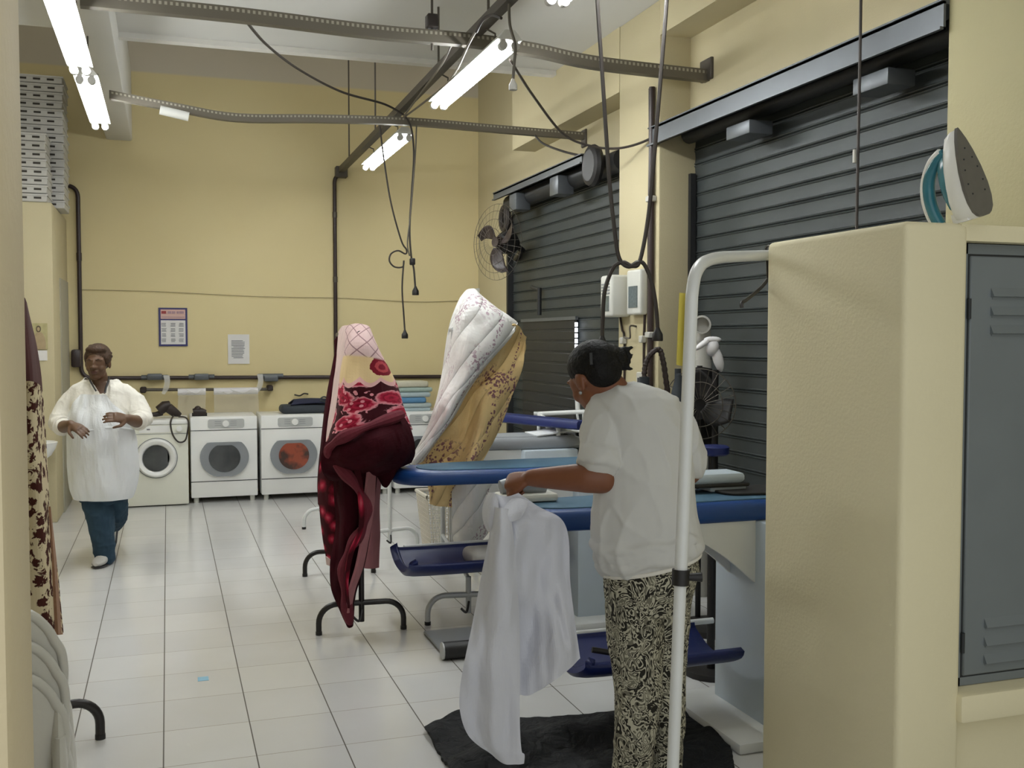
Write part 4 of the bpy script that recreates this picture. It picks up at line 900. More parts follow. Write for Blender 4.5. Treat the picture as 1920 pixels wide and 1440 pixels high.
rack((1.005, 5.615, 0), (1.11, 7.05, 0), 1.66, 'blackmetal', 'black tube drying rack carrying the burgundy rose blanket')
rack((1.62, 5.6, 0), (1.81, 6.9, 0), 1.69, 'greymetal', 'pale grey tube drying rack carrying the floral comforter', zl=.26, mid=.68)
rack((1.60, 7.7, 0), (1.32, 8.9, 0), 1.1, 'whitemetal', 'empty white tube drying rack behind the burgundy blanket', zl=.5)
rack((-.6, 4.34, 0), (-.95, 5.5, 0), 1.72, 'blackmetal', 'black tube drying rack at the left edge behind the white chairs', r=.019, w=.333)

# ---------------------------------------------------------------- draped cloths
def pp(rows, Y): return [[atY(x, y, Y+dy) for x, y, dy in r] for r in rows]
ob = MB()
# 0 print, 1 plush, 2 crimson, 3 pink plush, 4 pale
ob.cur = 0
ob.sheet(pp([[(650, 612, .5), (668, 608, .25), (688, 612, .1), (694, 622, .2), (696, 630, .7)],
 [(648, 650, .25), (658, 645, 0), (690, 645, -.08), (708, 655, .1), (704, 660, .9)],
 [(641, 690, .2), (654, 688, -.05), (696, 690, -.12), (727, 692, .1), (722, 695, .9)],
 [(637, 730, .15), (650, 730, -.1), (694, 728, -.16), (742, 726, .1), (738, 728, .9)],
 [(631, 770, .12), (645, 768, -.13), (696, 762, -.18), (752, 762, .08), (748, 765, .9)],
 [(620, 812, .1), (632, 808, -.15), (690, 796, -.22), (760, 786, .05), (756, 790, .9)],
 [(610, 838, .1), (620, 834, -.15), (686, 822, -.2), (768, 806, .05), (762, 810, .9)]], 5.56), 40, 44, .018, 5)
ob.cur = 4   # pale fold on the left of the peak
ob.sheet(pp([[(636, 622, 1.3), (644, 612, .9), (656, 611, .5)], [(632, 680, 1.0), (640, 660, .5), (656, 650, .05)], [(624, 740, .8), (632, 730, .4), (648, 730, 0)], [(615, 810, .7), (622, 805, .35), (636, 800, -.02)], [(608, 880, .6), (614, 880, .3), (626, 880, 0)], [(604, 935, .6), (609, 940, .3), (620, 940, .0)]], 5.6), 14, 40, .015, 6)
ob.cur = 1   # dark back layer at far left
ob.sheet(pp([[(636, 626, 1.35), (628, 640, 1.35), (640, 630, 1.4)], [(624, 690, 1.3), (630, 690, 1.25), (644, 690, 1.35)], [(611, 760, 1.3), (618, 760, 1.2), (640, 760, 1.3)], [(602, 840, 1.25), (610, 840, 1.15), (640, 840, 1.25)], [(597, 900, 1.2), (606, 905, 1.1), (640, 900, 1.2)], [(598, 945, 1.2), (606, 950, 1.1), (640, 945, 1.2)]], 5.62), 14, 36, .012, 6)
ob.cur = 1   # dark folded-under roll across the front
ob.sheet(pp([[(612, 830, -.12), (660, 818, -.24), (710, 802, -.22), (758, 785, -.02)], [(606, 848, -.16), (660, 838, -.3), (715, 822, -.3), (766, 800, -.04)], [(604, 872, -.14), (650, 866, -.26), (720, 850, -.28), (774, 824, 0)], [(612, 892, -.05), (650, 890, -.14), (722, 872, -.16), (776, 850, .06)], [(626, 902, .05), (655, 905, 0), (724, 885, -.02), (770, 866, .12)]], 5.55), 36, 24, .03, 5)
ob.sheet(pp([[(690, 840, -.06), (730, 835, -.1), (772, 826, .06)], [(700, 865, -.02), (735, 862, -.06), (774, 852, .1)], [(704, 885, 0), (734, 888, -.04), (752, 872, .14)], [(712, 898, .02), (728, 906, 0), (738, 886, .1)], [(716, 908, .02), (724, 912, .02), (732, 900, .08)]], 5.58), 18, 18, .02, 6)
ob.cur = 2   # patterned left panel
ob.sheet(pp([[(604, 850, -.02), (622, 846, -.1), (648, 850, -.12)], [(599, 900, 0), (618, 900, -.1), (650, 905, -.12)], [(601, 960, .02), (620, 965, -.08), (646, 960, -.1)], [(607, 1010, .04), (624, 1015, -.04), (644, 1010, -.08)], [(613, 1045, .06), (628, 1052, 0), (642, 1046, -.04)]], 5.66), 20, 34, .02, 6, (0, 1, 0, 1))
ob.cur = 4
ob.sheet(pp([[(612, 1043, .05), (628, 1050, -.01), (643, 1044, -.05)], [(614, 1058, .06), (628, 1062, 0), (642, 1056, -.04)]], 5.655), 14, 6, .0)
ob.cur = 3   # dusty pink right panel
ob.sheet(pp([[(672, 870, .2), (695, 870, .16), (716, 880, .2)], [(674, 940, .18), (694, 945, .12), (710, 940, .2)], [(672, 1010, .16), (694, 1015, .12), (711, 1010, .2)], [(668, 1062, .16), (690, 1066, .14), (709, 1064, .2)]], 5.7), 16, 30, .015, 7)
ob.cur = 1   # long dark tail
ob.sheet(pp([[(626, 850, -.1), (652, 850, -.2), (690, 850, -.16), (708, 860, .0)], [(628, 920, -.08), (648, 920, -.18), (680, 920, -.16), (702, 920, .02)], [(630, 990, -.06), (648, 990, -.16), (672, 990, -.14), (694, 990, .02)], [(621, 1050, -.06), (645, 1050, -.16), (668, 1050, -.12), (684, 1050, .0)], [(622, 1095, -.06), (640, 1100, -.14), (658, 1095, -.1), (672, 1090, 0)], [(634, 1130, -.06), (646, 1135, -.1), (656, 1130, -.08), (663, 1125, 0)], [(654, 1172, -.05), (657, 1174, -.06), (659, 1174, -.05), (661, 1172, -.04)]], 5.62), 28, 44, .035, 6)
ob.cur = 5   # dark red rolled border sweeping from the fold down the tail
ob.tube(spline([atY(x, y, 5.62+d) for x, y, d in ((752, 778, -.16), (690, 800, -.34), (640, 822, -.34), (619, 842, -.26), (628, 868, -.26), (662, 904, -.26), (686, 948, -.24), (680, 990, -.22), (656, 1028, -.2), (644, 1072, -.18), (648, 1124, -.14), (656, 1168, -.08))], 70), [.02+.008*math.sin(i*.7) for i in range(70)], 10)
ob.cur = 3   # paler trim running down the tail
ob.sheet(pp([[(690, 880, -.20), (703, 880, -.1)], [(684, 940, -.20), (700, 940, -.08)], [(679, 1000, -.2), (692, 1000, -.1)], [(668, 1060, -.19), (680, 1060, -.1)], [(654, 1110, -.18), (664, 1106, -.12)], [(650, 1150, -.14), (656, 1148, -.12)]], 5.6), 6, 36, .02, 6)
ob.cur = 2
ob.sheet(pp([[(664, 880, -.24), (674, 880, -.24)], [(672, 930, -.24), (682, 930, -.24)], [(672, 990, -.24), (681, 990, -.24)], [(652, 1040, -.24), (662, 1040, -.24)], [(646, 1090, -.22), (653, 1090, -.22)], [(651, 1140, -.16), (656, 1140, -.16)]], 5.6), 6, 36, .02, 6, (0, .2, 0, .6))
o = ob.build('blanket', [M['blanket'], M['plush'], M['crimson'], M['pinkplush'], M['palepink'], M['border']], None, 0, solid=.014)
tag(o, 'burgundy plush blanket with roses and pink lattice draped over the black rack', 'blanket')

ob = MB(); ob.cur = 0
ob.sheet(pp([[(866, 560, .5), (878, 546, .3), (888, 545, .2), (894, 552, .3), (896, 560, .6)],
 [(853, 590, .3), (870, 580, .05), (900, 575, -.05), (925, 578, .05), (934, 586, .3)],
 [(844, 622, .3), (862, 618, 0), (905, 610, -.12), (945, 600, -.05), (966, 606, .25)],
 [(838, 660, .3), (858, 658, -.02), (890, 655, -.14), (930, 642, -.12), (962, 622, -.0)],
 [(832, 705, .3), (850, 705, -.02), (872, 703, -.12), (892, 696, -.12), (908, 684, -.04)],
 [(822, 750, .3), (836, 750, 0), (850, 748, -.1), (862, 742, -.1), (874, 732, -.04)],
 [(806, 800, .3), (818, 798, .02), (828, 795, -.08), (838, 790, -.08), (848, 780, -.02)],
 [(786, 840, .3), (794, 840, .05), (800, 838, -.04), (808, 832, -.04), (816, 824, 0)],
 [(768, 868, .3), (772, 868, .1), (776, 868, .0), (782, 866, 0), (790, 862, .02)]], 6.15), 36, 46, .03, 4.5)
ob.cur = 1
ob.sheet(pp([[(948, 612, -.06), (960, 607, .0), (973, 612, .05), (984, 632, .1)],
 [(925, 652, -.08), (945, 650, .03), (965, 650, .12), (985, 652, .1)],
 [(898, 690, -.08), (925, 695, .03), (950, 692, .02), (977, 690, .06)],
 [(872, 730, -.06), (890, 735, .03), (920, 735, -.06), (961, 732, .04)],
 [(846, 780, -.04), (878, 782, .03), (908, 782, -.1), (943, 780, .02)],
 [(816, 824, -.02), (868, 828, .03), (896, 828, -.12), (922, 826, 0)],
 [(788, 862, 0), (852, 866, .08), (880, 866, -.12), (900, 866, 0)],
 [(772, 885, .02), (838, 890, .08), (866, 890, -.1), (890, 890, .02)],
 [(800, 905, .05), (820, 908, .06), (846, 908, 0), (862, 905, .05)],
 [(806, 930, .05), (820, 932, .05), (840, 932, .04), (856, 930, .05)],
 [(805, 945, .05), (820, 948, .05), (838, 950, .04), (850, 950, .05)]], 6.18), 34, 48, .03, 4.5)
ob.cur = 0
ob.sheet(pp([[(850, 880, 0), (880, 880, -.06), (905, 880, 0), (930, 876, .1)], [(848, 925, 0), (880, 925, -.06), (908, 925, 0), (935, 920, .1)], [(850, 975, .02), (876, 980, -.05), (905, 975, 0), (930, 960, .1)], [(852, 1010, .04), (876, 1015, 0), (900, 1005, .03), (916, 992, .1)], [(856, 1036, .05), (866, 1034, .03), (878, 1028, .03), (896, 1016, .1)]], 6.2), 26, 30, .03, 5)
o = ob.build('comforter', [M['comfout'], M['comfin']], None, 0, solid=.03)
tag(o, 'quilted white and tan floral comforter hanging folded over the pale grey rack', 'comforter')

ob = MB(); ob.cur = 0
ob.sheet(pp([[(-90, 560, .5), (0, 548, .2), (38, 556, .05), (46, 570, .15)], [(-100, 640, .4), (0, 632, .05), (46, 636, -.04), (62, 650, .15)], [(-110, 720, .4), (0, 715, 0), (52, 714, -.06), (72, 726, .15)], [(-115, 800, .4), (0, 800, 0), (50, 800, -.04), (76, 800, .15)]], 4.32), 22, 26, .03, 4)
ob.cur = 1
ob.sheet(pp([[(20, 735, .0), (50, 716, -.1), (66, 718, -.1), (76, 735, .1)], [(10, 850, 0), (44, 850, -.1), (66, 850, -.1), (83, 850, .1)], [(5, 960, 0), (45, 960, -.1), (74, 960, -.12), (92, 960, .1)], [(0, 1070, 0), (45, 1070, -.1), (82, 1070, -.1), (103, 1070, .1)], [(0, 1185, 0), (46, 1190, -.08), (90, 1190, -.08), (113, 1188, .1)]], 4.29), 24, 40, .02, 4)
ob.cur = 2
ob.sheet(pp([[(90, 950, .02), (91, 950, .12)], [(98, 1070, .0), (104, 1070, .12)], [(105, 1190, -.02), (114, 1190, .12)]], 4.28), 5, 20)
o = ob.build('blanket', [M['brownplush'], M['rugblanket'], M['creamtrim']], None, 0, solid=.016)
tag(o, 'dark brown and cream patterned blanket draped over the rack at the left edge', 'blanket')

# black quilted cloth on the floor
b = MB(); rows = []
edge_far = [(0.99, 4.08), (1.2, 4.17), (1.46, 4.06), (1.82, 4.02), (2.12, 4.06)]
edge_near = [(.98, 3.30), (1.2, 3.22), (1.5, 3.3), (1.75, 3.24), (1.98, 3.3)]
for i in range(7):
    f = i/6; rows.append([V((edge_far[j][0]*(1-f)+edge_near[j][0]*f + (.1*math.sin(f*3.1) if j == 4 else 0), edge_far[j][1]*(1-f)+edge_near[j][1]*f, .03+.028*math.sin(i*2.2+j*1.7)+(0 if 0 < i < 6 and 0 < j < 4 else -.02))) for j in range(5)])
b.sheet(rows, 70, 60)
for v in b.v:
    n_ = mnoise.noise(V((v.x*9, v.y*6, 0)))+.6*mnoise.noise(V((v.x*21, v.y*17, 3))); v.z = max(.008, v.z+n_*.014)
    v.x += .008*mnoise.noise(V((v.y*25, 0, 1))); v.y += .01*mnoise.noise(V((v.x*22, 4, 1)))
tag(b.build('floor_cloth', M['blackcloth'], None, 0, solid=.014), 'crumpled black quilted cloth spread on the floor beside the woman in patterned trousers', 'cloth')
# small sticker on the tiles
q = atZ(381, 1273, 0); tag(MB().box((q.x-.025, q.y-.03, 0), (q.x+.025, q.y+.03, .0015)).build('sticker', M['cyan']), 'small pale blue sticker on the floor tiles', 'sticker')
#@@FRONT
# ---------------------------------------------------------------- people
def perp(f, u): f = V(f).normalized(); u = (V(u)-f*f.dot(V(u))).normalized(); return f, u, f.cross(u)
def head(mb, c, f, u, k=1.0):
    """adds a head to mb; c = skull centre, f = facing, u = up; returns frame"""
    f, u, r = perp(f, u); P = lambda x, y, z: V(c)+r*(x*k)+f*(y*k)+u*(z*k)
    E_ = lambda p, a, b_, c_: mb.ell(p, r*(a*k), f*(b_*k), u*(c_*k), 18, 12)
    E_(P(0, -.012, .025), .074, .092, .088); E_(P(0, .028, -.045), .058, .062, .072); E_(P(0, .058, -.092), .03, .026, .024)
    E_(P(0, .05, .0), .062, .045, .05); E_(P(.034, .06, -.035), .026, .026, .026); E_(P(-.034, .06, -.035), .026, .026, .026)
    E_(P(0, .08, .022), .056, .016, .012)
    E_(P(0, .096, -.006), .009, .014, .026); E_(P(0, .104, -.026), .017, .018, .013); E_(P(.014, .094, -.03), .011, .012, .01); E_(P(-.014, .094, -.03), .011, .012, .01)
    E_(P(0, .087, -.054), .026, .014, .008); E_(P(0, .085, -.066), .023, .014, .009)
    for s_ in (-1, 1): E_(P(s_*.074, -.012, -.012), .01, .022, .034)
    return P, E_, r, f, u
def hand(mb, wr, f, n, s_, k=1.0, curl=(.35, .5, .4), spread=.06, thumb=.8):
    """wr wrist, f finger direction, n back-of-hand normal, s_ side of the thumb"""
    f = V(f).normalized(); n = (V(n)-f*f.dot(V(n))).normalized(); s = f.cross(n)*s_; wr = V(wr)
    rings = []
    for l, w_, d_ in ((-.02, .026, .021), (.015, .03, .02), (.05, .039, .018), (.085, .041, .0155), (.098, .036, .012)):
        c = wr+f*(l*k); rings.append([c+s*(w_*k*math.cos(a))+n*(d_*k*math.sin(a)) for a in (2*math.pi*j/16 for j in range(16))])
    mb.loft(rings)
    for i, (o_, L) in enumerate(((.029, .074), (.010, .083), (-.010, .077), (-.028, .06))):
        p = wr+f*(.09*k)+s*(o_*k); a = 0; pts = [p-f*.012*k]; d0 = (f+s*(spread*(1.5-i))).normalized()
        for j, fr in enumerate((.42, .33, .25)):
            a += curl[j]*(1+.12*i); d = d0*math.cos(a)-n*math.sin(a); pts.append(pts[-1]+d*(L*k*fr+(.012*k if j == 0 else 0)))
        mb.tube(spline(pts, 10), [.0098*k-.0028*k*j/9 for j in range(10)], 10); mb.ball(pts[-1], .0072*k, 8, 6)
    p0 = wr+f*.018*k+s*.022*k; d = (f*.62+s*thumb-n*.25).normalized(); p1 = p0+d*.042*k; d2 = (f*.9+s*.25-n*.35).normalized(); p2 = p1+d2*.03*k; p3 = p2+(d2-n*.2).normalized()*.024*k
    mb.tube(spline([p0, p1, p2, p3], 10), [.0145*k-.006*k*j/9 for j in range(10)], 10); mb.ball(p3, .0085*k, 8, 6)
def limb(mb, pts, rs, n=24, seg=16):
    P = spline(pts, n); m_ = len(rs)-1
    R = []
    for i in range(n):
        x = i/(n-1)*m_; j = min(int(x), m_-1); R.append(rs[j]+(rs[j+1]-rs[j])*(x-j))
    mb.tube(P, R, seg); mb.ball(P[0], R[0]*.98, 14, 10); mb.ball(P[-1], R[-1]*.98, 14, 10)
def face_bits(par, P, r, f, u, k=1.0, lips=True):
    for s_ in (-1, 1):
        b = MB(); b.ell(P(s_*.030, .0735, .0), r*.0125*k, f*.009*k, u*.0075*k, 12, 8); e = b.build('eye', M['eye'], par)
        b = MB(); b.ell(P(s_*.030-.003, .0815, .0), r*.0058*k, f*.003*k, u*.0058*k, 10, 6); b.build('iris', M['iris'], e)
        b = MB(); b.tube([P(s_*.014, .095, .02), P(s_*.03, .094, .027), P(s_*.047, .08, .022)], [.003*k, .004*k, .002*k], 6); b.build('eyebrow', M['hair1'], par)
    if lips:
        b = MB(); b.ell(P(0, .0985, -.0555), r*.023*k, f*.006*k, u*.0055*k, 12, 6); b.ell(P(0, .0965, -.0655), r*.02*k, f*.007*k, u*.006*k, 12, 6); b.build('lips', M['lip'], par)

# --- woman in the apron, walking towards the camera
D1 = 7.42
w1 = thing('person', 'woman in a white blouse, white apron and dark jeans walking past the washing machine', 'person', atD(190, 1066, D1)); w1.location.z = 0
Q = lambda x, y, d=0: atD(x, y, D1+d)
sk = MB()
hd = Q(183, 679, -.0); hf = (-HF*.97+HR*.12-ZU*.06); hu = ZU
P, E_, r_, f_, u_ = head(sk, hd, hf, hu, 1.08)
limb(sk, [Q(184, 700, .03), Q(187, 722, .05)], [.058, .068], 8)
sk.loft([ringD(188, 716, 26, .06, D1+.06), ringD(190, 730, 42, .085, D1+.05), ringD(191, 750, 52, .11, D1+.03), ringD(191, 800, 48, .13, D1+.03), ringD(191, 870, 47, .15, D1+.04), ringD(192, 920, 46, .14, D1+.05)])
# arms: shoulder - elbow - wrist
wl = Q(133, 796, -.30); wr2 = Q(240, 785, -.30)
limb(sk, [Q(152, 748, .05), Q(124, 768, .03), Q(112, 796, -.04)], [.06, .055, .05]); limb(sk, [Q(112, 796, -.04), Q(120, 800, -.16), wl], [.047, .046, .031])
limb(sk, [Q(232, 748, .05), Q(256, 765, .04), Q(266, 788, -.02)], [.06, .055, .05]); limb(sk, [Q(266, 788, -.02), Q(256, 790, -.16), wr2], [.047, .046, .031])
hand(sk, wl, (Q(157, 808, -.36)-Q(133, 796, -.30)), (ZU*.75-HF*.6), 1, 1.0, (.2, .3, .3)); hand(sk, wr2, (Q(209, 781, -.37)-Q(240, 785, -.30)), (ZU*.45-HF*.8), -1, 1.0, (.2, .25, .25))
# legs under the jeans
limb(sk, [Q(180, 915, .04), Q(188, 980, -.03), Q(197, 1040, -.02)], [.07, .05, .035]); limb(sk, [Q(205, 915, .06), Q(218, 960, .16), Q(212, 984, .5)], [.07, .05, .03])
body = fuse(sk, 'body', M['skin1'], w1, .0055, 3)
face_bits(w1, P, r_, f_, u_, 1.08)
hr = MB(); E2 = lambda p, a, b_, c_: hr.ell(p, r_*a*1.08, f_*b_*1.08, u_*c_*1.08, 18, 12)
E2(P(0, -.022, .045), .083, .097, .082); E2(P(0, .03, .085), .068, .05, .03); E2(P(.06, -.01, .03), .026, .06, .05); E2(P(-.06, -.01, .03), .026, .06, .05); E2(P(0, -.06, 0), .07, .05, .06)
for k in range(26):
    a = k*2.4; z_ = .02+.1*((k*.37) % 1); rr = math.sqrt(max(.05, 1-((z_-.045)/.09)**2)); E2(P(.075*rr*math.cos(a), -.022+.088*rr*math.sin(a)*(1 if math.sin(a) < 0 else .7), z_-.01), .016, .016, .012)
fuse(hr, 'hair', M['hair1'], w1, .0045, 2, keep=lambda p: (p-P(0, 0, 0)).dot(f_) < .062 or (p-P(0, 0, 0)).dot(u_) > .052)
# blouse with loose sleeves
bl = MB()
bl.loft([ringD(187, 709, 26, .065, D1+.06), ringD(188, 717, 36, .085, D1+.06), ringD(190, 728, 57, .105, D1+.05), ringD(191, 748, 61, .125, D1+.03), ringD(191, 775, 56, .16, D1+.0), ringD(191, 800, 55, .165, D1+.0), ringD(192, 840, 57, .17, D1+.02), ringD(193, 880, 58, .175, D1+.03), ringD(193, 905, 57, .17, D1+.04)])
limb(bl, [Q(150, 742, .05), Q(127, 764, .03), Q(112, 790, -.03), Q(110, 796, -.06)], [.085, .082, .075, .062]); limb(bl, [Q(234, 742, .05), Q(255, 762, .04), Q(266, 780, -.02), Q(266, 786, -.06)], [.08, .08, .072, .06])
ln = lambda a, b_: bl.tube([a, b_], .06, 14)
limb(bl, [Q(110, 794, -.06), Q(118, 799, -.13)], [.06, .058], 6); limb(bl, [Q(268, 786, -.06), Q(259, 789, -.13)], [.06, .056], 6)
def vneck(p):
    q = p-EYE; dp = q.dot(FW); px_ = 960+F*q.dot(RT)/dp; py_ = 720-F*q.dot(UP)/dp
    if py_ < 712 and abs((p-hd).dot(HR)) < .11: return False
    return not (dp < D1+.05 and 700 < py_ < 738 and 166+(py_-705)*.62 < px_ < 202-(py_-705)*.12)
fuse(bl, 'blouse', M['knit'], w1, .0065, 4, vneck, .006, .010, 7)
# cuffs
for c0_, c1_, rad in ((Q(116, 798, -.11), Q(119, 799.5, -.135), .062), (Q(261, 788.5, -.11), Q(258.5, 789.5, -.135), .06)):
    d_ = (c1_-c0_).normalized(); sd_ = d_.cross(ZU).normalized(); up_ = sd_.cross(d_); b = MB()
    b.tube([(c0_+c1_)/2+sd_*(rad*math.cos(q_*math.pi/12))+up_*(rad*math.sin(q_*math.pi/12)) for q_ in range(25)], .011, 8, False); b.build('cuff', M['knit'], w1)
b = MB(); b.tube(spline([Q(167, 709, -.06), Q(170, 716, -.115), Q(176, 726, -.15), Q(180, 733, -.165)], 10), .006, 6); b.tube(spline([Q(204, 707, -.02), Q(203, 716, -.1), Q(199, 726, -.145), Q(197, 736, -.165)], 10), .008, 6); b.build('dark_undershirt_strap', M['black'], w1)
# apron: bib, waist and skirt
ap = MB()
def fr(cx_, py_, hw_, dep, d, a0, a1, n=15): c = atD(cx_, py_, d); w_ = hw_*d/F; return [c+HR*(w_*math.cos(a))+HF*(dep*math.sin(a)) for a in (a0+(a1-a0)*i/(n-1) for i in range(n))]
rows = []
for py_, cx_, hw_, dep, dd, a0, a1 in ((738, 188, 44, .15, 0, -2.15, -1.0), (755, 188, 52, .165, 0, -2.35, -.8), (785, 190, 59, .19, -.01, -2.9, -.25), (815, 191, 60, .20, -.01, -3.3, .15), (845, 192, 61, .205, .0, -3.4, .25), (885, 194, 62, .205, .02, -3.4, .25), (915, 194, 58, .19, .02, -3.4, .25), (933, 194, 52, .175, .02, -3.4, .25)):
    rows.append(fr(cx_, py_, hw_, dep, D1+dd, a0, a1))
ap.sheet(rows, 44, 54, .022, 6.5); a_o = ap.build('apron', M['apron'], w1, 0, solid=.012)
b = MB(); q_ = fr(191, 801, 60.5, .203, D1-.005, -3.2, .05, 24); b.tube([p+ZU*(.012*math.sin(i*.5)) for i, p in enumerate(q_)], .008, 8); b.build('waist_tie', M['apron'], a_o)
# jeans
jn = MB()
jn.loft([ringD(193, 895, 48, .14, D1+.03), ringD(194, 925, 47, .14, D1+.03), ringD(194, 940, 42, .12, D1+.03)])
limb(jn, [Q(180, 920, .03), Q(186, 960, -.02), Q(192, 1000, -.02), Q(197, 1046, .0)], [.112, .1, .082, .066]); limb(jn, [Q(208, 920, .05), Q(217, 948, .1), Q(218, 968, .22), Q(212, 984, .52)], [.1, .085, .075, .058])
jn.tube([Q(197, 1036, .0), Q(198, 1049, .0)], .068, 18)
fuse(jn, 'jeans', M['denim'], w1, .0065, 4, None, 0, .008, 9, (1, 1, .8))
for ft, dr, lf in ((Q(198, 1055, .02), (-HF+HR*.0), 0), (Q(208, 992, .58), (-HF*.55-ZU*.85), 1)):
    dr = dr.normalized(); sd = dr.cross(ZU).normalized(); up_ = sd.cross(dr); b = MB()
    base = ft.copy()
    if not lf: base.z = .05
    b.loft([[base+dr*l+sd*(w_*math.cos(a))+up_*(h0+hh*math.sin(a)) for a in (2*math.pi*j/16 for j in range(16))] for l, w_, hh, h0 in ((-.09, .02, .02, .0), (-.08, .036, .04, .012), (-.02, .042, .05, .012), (.05, .045, .04, 0), (.11, .05, .032, -.008), (.155, .042, .025, -.014), (.178, .015, .012, -.018))])
    sh = b.build('trainer', M['shoe'], w1)
    b = MB(); b.loft([[base+dr*l+sd*(w_*math.cos(a))+up_*(-.042+.009*math.sin(a)) for a in (2*math.pi*j/16 for j in range(16))] for l, w_ in ((-.095, .015), (-.085, .036), (.0, .043), (.09, .052), (.15, .046), (.182, .014))]); b.build('sole', M['black'], sh)

# --- woman in the white T-shirt, seen from behind, shaking out a cloth
D2 = 3.42
w2 = thing('person', 'woman in a white T-shirt and black and cream patterned trousers holding up a white cloth', 'person', atD(1215, 1500, D2)); w2.location.z = 0
R = lambda x, y, d=0: atD(x, y, D2+d)
sk = MB()
hd = R(1113, 708, .02); hf = (-HR*.50+HF*.8-ZU*.42); hu = (ZU-HR*.3+HF*.2)
P, E_, r_, f_, u_ = head(sk, hd, hf, hu, .98)
limb(sk, [R(1126, 712, .0), R(1148, 733, .01), R(1166, 754, .02)], [.058, .058, .05], 12)
sk.loft([ringD(1178, 736, 38, .055, D2), ringD(1188, 765, 56, .075, D2), ringD(1197, 800, 72, .1, D2), ringD(1208, 940, 86, .12, D2), ringD(1215, 1050, 84, .12, D2)])
el = R(1131, 896, -.08); wl = R(995, 896, -.02)
limb(sk, [R(1142, 775, -.0), R(1136, 840, -.05), el], [.06, .054, .05]); limb(sk, [el, R(1100, 896, -.08), R(1050, 896, -.05), wl], [.052, .050, .041, .0285], 30)
er = R(1292, 884, .08); wrr = R(1215, 925, .36)
limb(sk, [R(1252, 800, .04), R(1280, 850, .06), er], [.05, .048, .044]); limb(sk, [er, R(1250, 905, .2), wrr], [.045, .04, .028])
hand(sk, wl, (R(950, 903, .02)-R(992, 897, -.02)), (-HF*.62+ZU*.75), -1, .94, (1.05, 1.15, .8), .02, .35)
hand(sk, wrr, (-HR*.6+HF*.8), ZU, 1, .94, (.8, .9, .7))
limb(sk, [R(1192, 1060, -.02), R(1192, 1250, .0), R(1183, 1520, .02)], [.07, .055, .04]); limb(sk, [R(1248, 1060, .06), R(1250, 1250, .08), R(1248, 1520, .1)], [.06, .045, .036])
for x_, d_ in ((1183, .02), (1248, .1)):
    q = R(x_, 1520, d_); q.z = .04; fd = (HF*.8-HR*.55).normalized(); sd = fd.cross(ZU)
    sk.loft([[q+fd*l+sd*(w_*math.cos(a))+ZU*(h0+hh*math.sin(a)) for a in (2*math.pi*j/14 for j in range(14))] for l, w_, hh, h0 in ((-.07, .02, .03, .0), (-.04, .033, .045, .02), (.03, .036, .04, .015), (.1, .044, .022, -.006), (.15, .035, .014, -.012), (.17, .012, .008, -.014))])
body2 = fuse(sk, 'body', M['skin2'], w2, .0055, 3)
face_bits(w2, P, r_, f_, u_, .98, False)
# hair pulled back into a knot
hr = MB(); E2 = lambda p, a, b_, c_: hr.ell(p, r_*a, f_*b_, u_*c_, 18, 12)
E2(P(0, -.02, .045), .081, .098, .078); E2(P(0, -.06, .005), .07, .055, .065)
bun = R(1158, 672, .02); hr.ell(bun, HR*.034, HF*.045, ZU*.036, 14, 10); hr.ell(R(1140, 668, .02), HR*.05, HF*.06, ZU*.045, 14, 10); hr.ell(R(1146, 690, .02), HR*.03, HF*.05, ZU*.045, 14, 10)
for k in range(14):
    a = k*.9; q = bun+HR*(.02+.01*math.cos(a*3))+ZU*.028*math.sin(a); hr.tube(spline([q-HR*.03, q+HR*(.004+.006*(k % 3))+ZU*(.008*math.sin(a)), q+HR*(.012+.007*(k % 3))+ZU*(.016*math.sin(a*1.3))], 6), [.008, .008, .007, .006, .005, .004], 6)
fuse(hr, 'hair', M['hair2'], w2, .0045, 2, keep=lambda p: (p-P(0, 0, 0)).dot(f_) < .07 or (p-P(0, 0, 0)).dot(u_) > .05)
q = R(1160, 676, -.03); MB().tube([R(1108, 662, -.075), R(1109, 684, -.085)], .005, 6).build('hair_clip', M['seam'], w2)
ear = P(0, -.012, -.045)-r_*.0 ; sg = 1 if r_.dot(-HF) > 0 else -1
MB().ball(P(sg*.084, -.008, -.046), .006, 10, 8).build('earring', M['steel'], w2)
# T-shirt
ts = MB()
def tilt(rg, k): c = sum(rg, V((0, 0, 0)))/len(rg); return [p+ZU*((p-c).dot(HR)*k) for p in rg]
ts.loft([ringD(1180, 724, 40, .07, D2+.0), ringD(1188, 733, 62, .09, D2), ringD(1193, 748, 78, .112, D2), ringD(1195, 775, 84, .125, D2), ringD(1200, 820, 88, .132, D2), ringD(1206, 880, 91, .138, D2), ringD(1208, 940, 96, .143, D2), tilt(ringD(1208, 985, 100, .147, D2), .05), tilt(ringD(1211, 1015, 98, .15, D2), .12), tilt(ringD(1216, 1040, 93, .147, D2), .2), tilt(ringD(1221, 1056, 90, .143, D2), .22)])
limb(ts, [R(1146, 770, .0), R(1134, 815, -.04), R(1127, 858, -.07)], [.076, .076, .071]); ts.tube([R(1128, 845, -.07), R(1124, 872, -.08)], .072, 20)
limb(ts, [R(1246, 785, .04), R(1272, 820, .05), R(1289, 862, .07)], [.074, .072, .066])
for py_, cx_, hw_, tl in ((1012, 1210, 94, .1), (1026, 1214, 92, .15), (1038, 1217, 90, .2)):
    rg = tilt(ringD(cx_, py_, hw_, .15, D2, 40), tl); rg = [p+ZU*(.006*math.sin(i*1.3+py_)) for i, p in enumerate(rg)]; ts.tube(rg+[rg[0]], .017, 8, False)
fuse(ts, 't_shirt', M['tshirt2'], w2, .0062, 4, None, 0, .012, 5.5, (1, 1, .6))
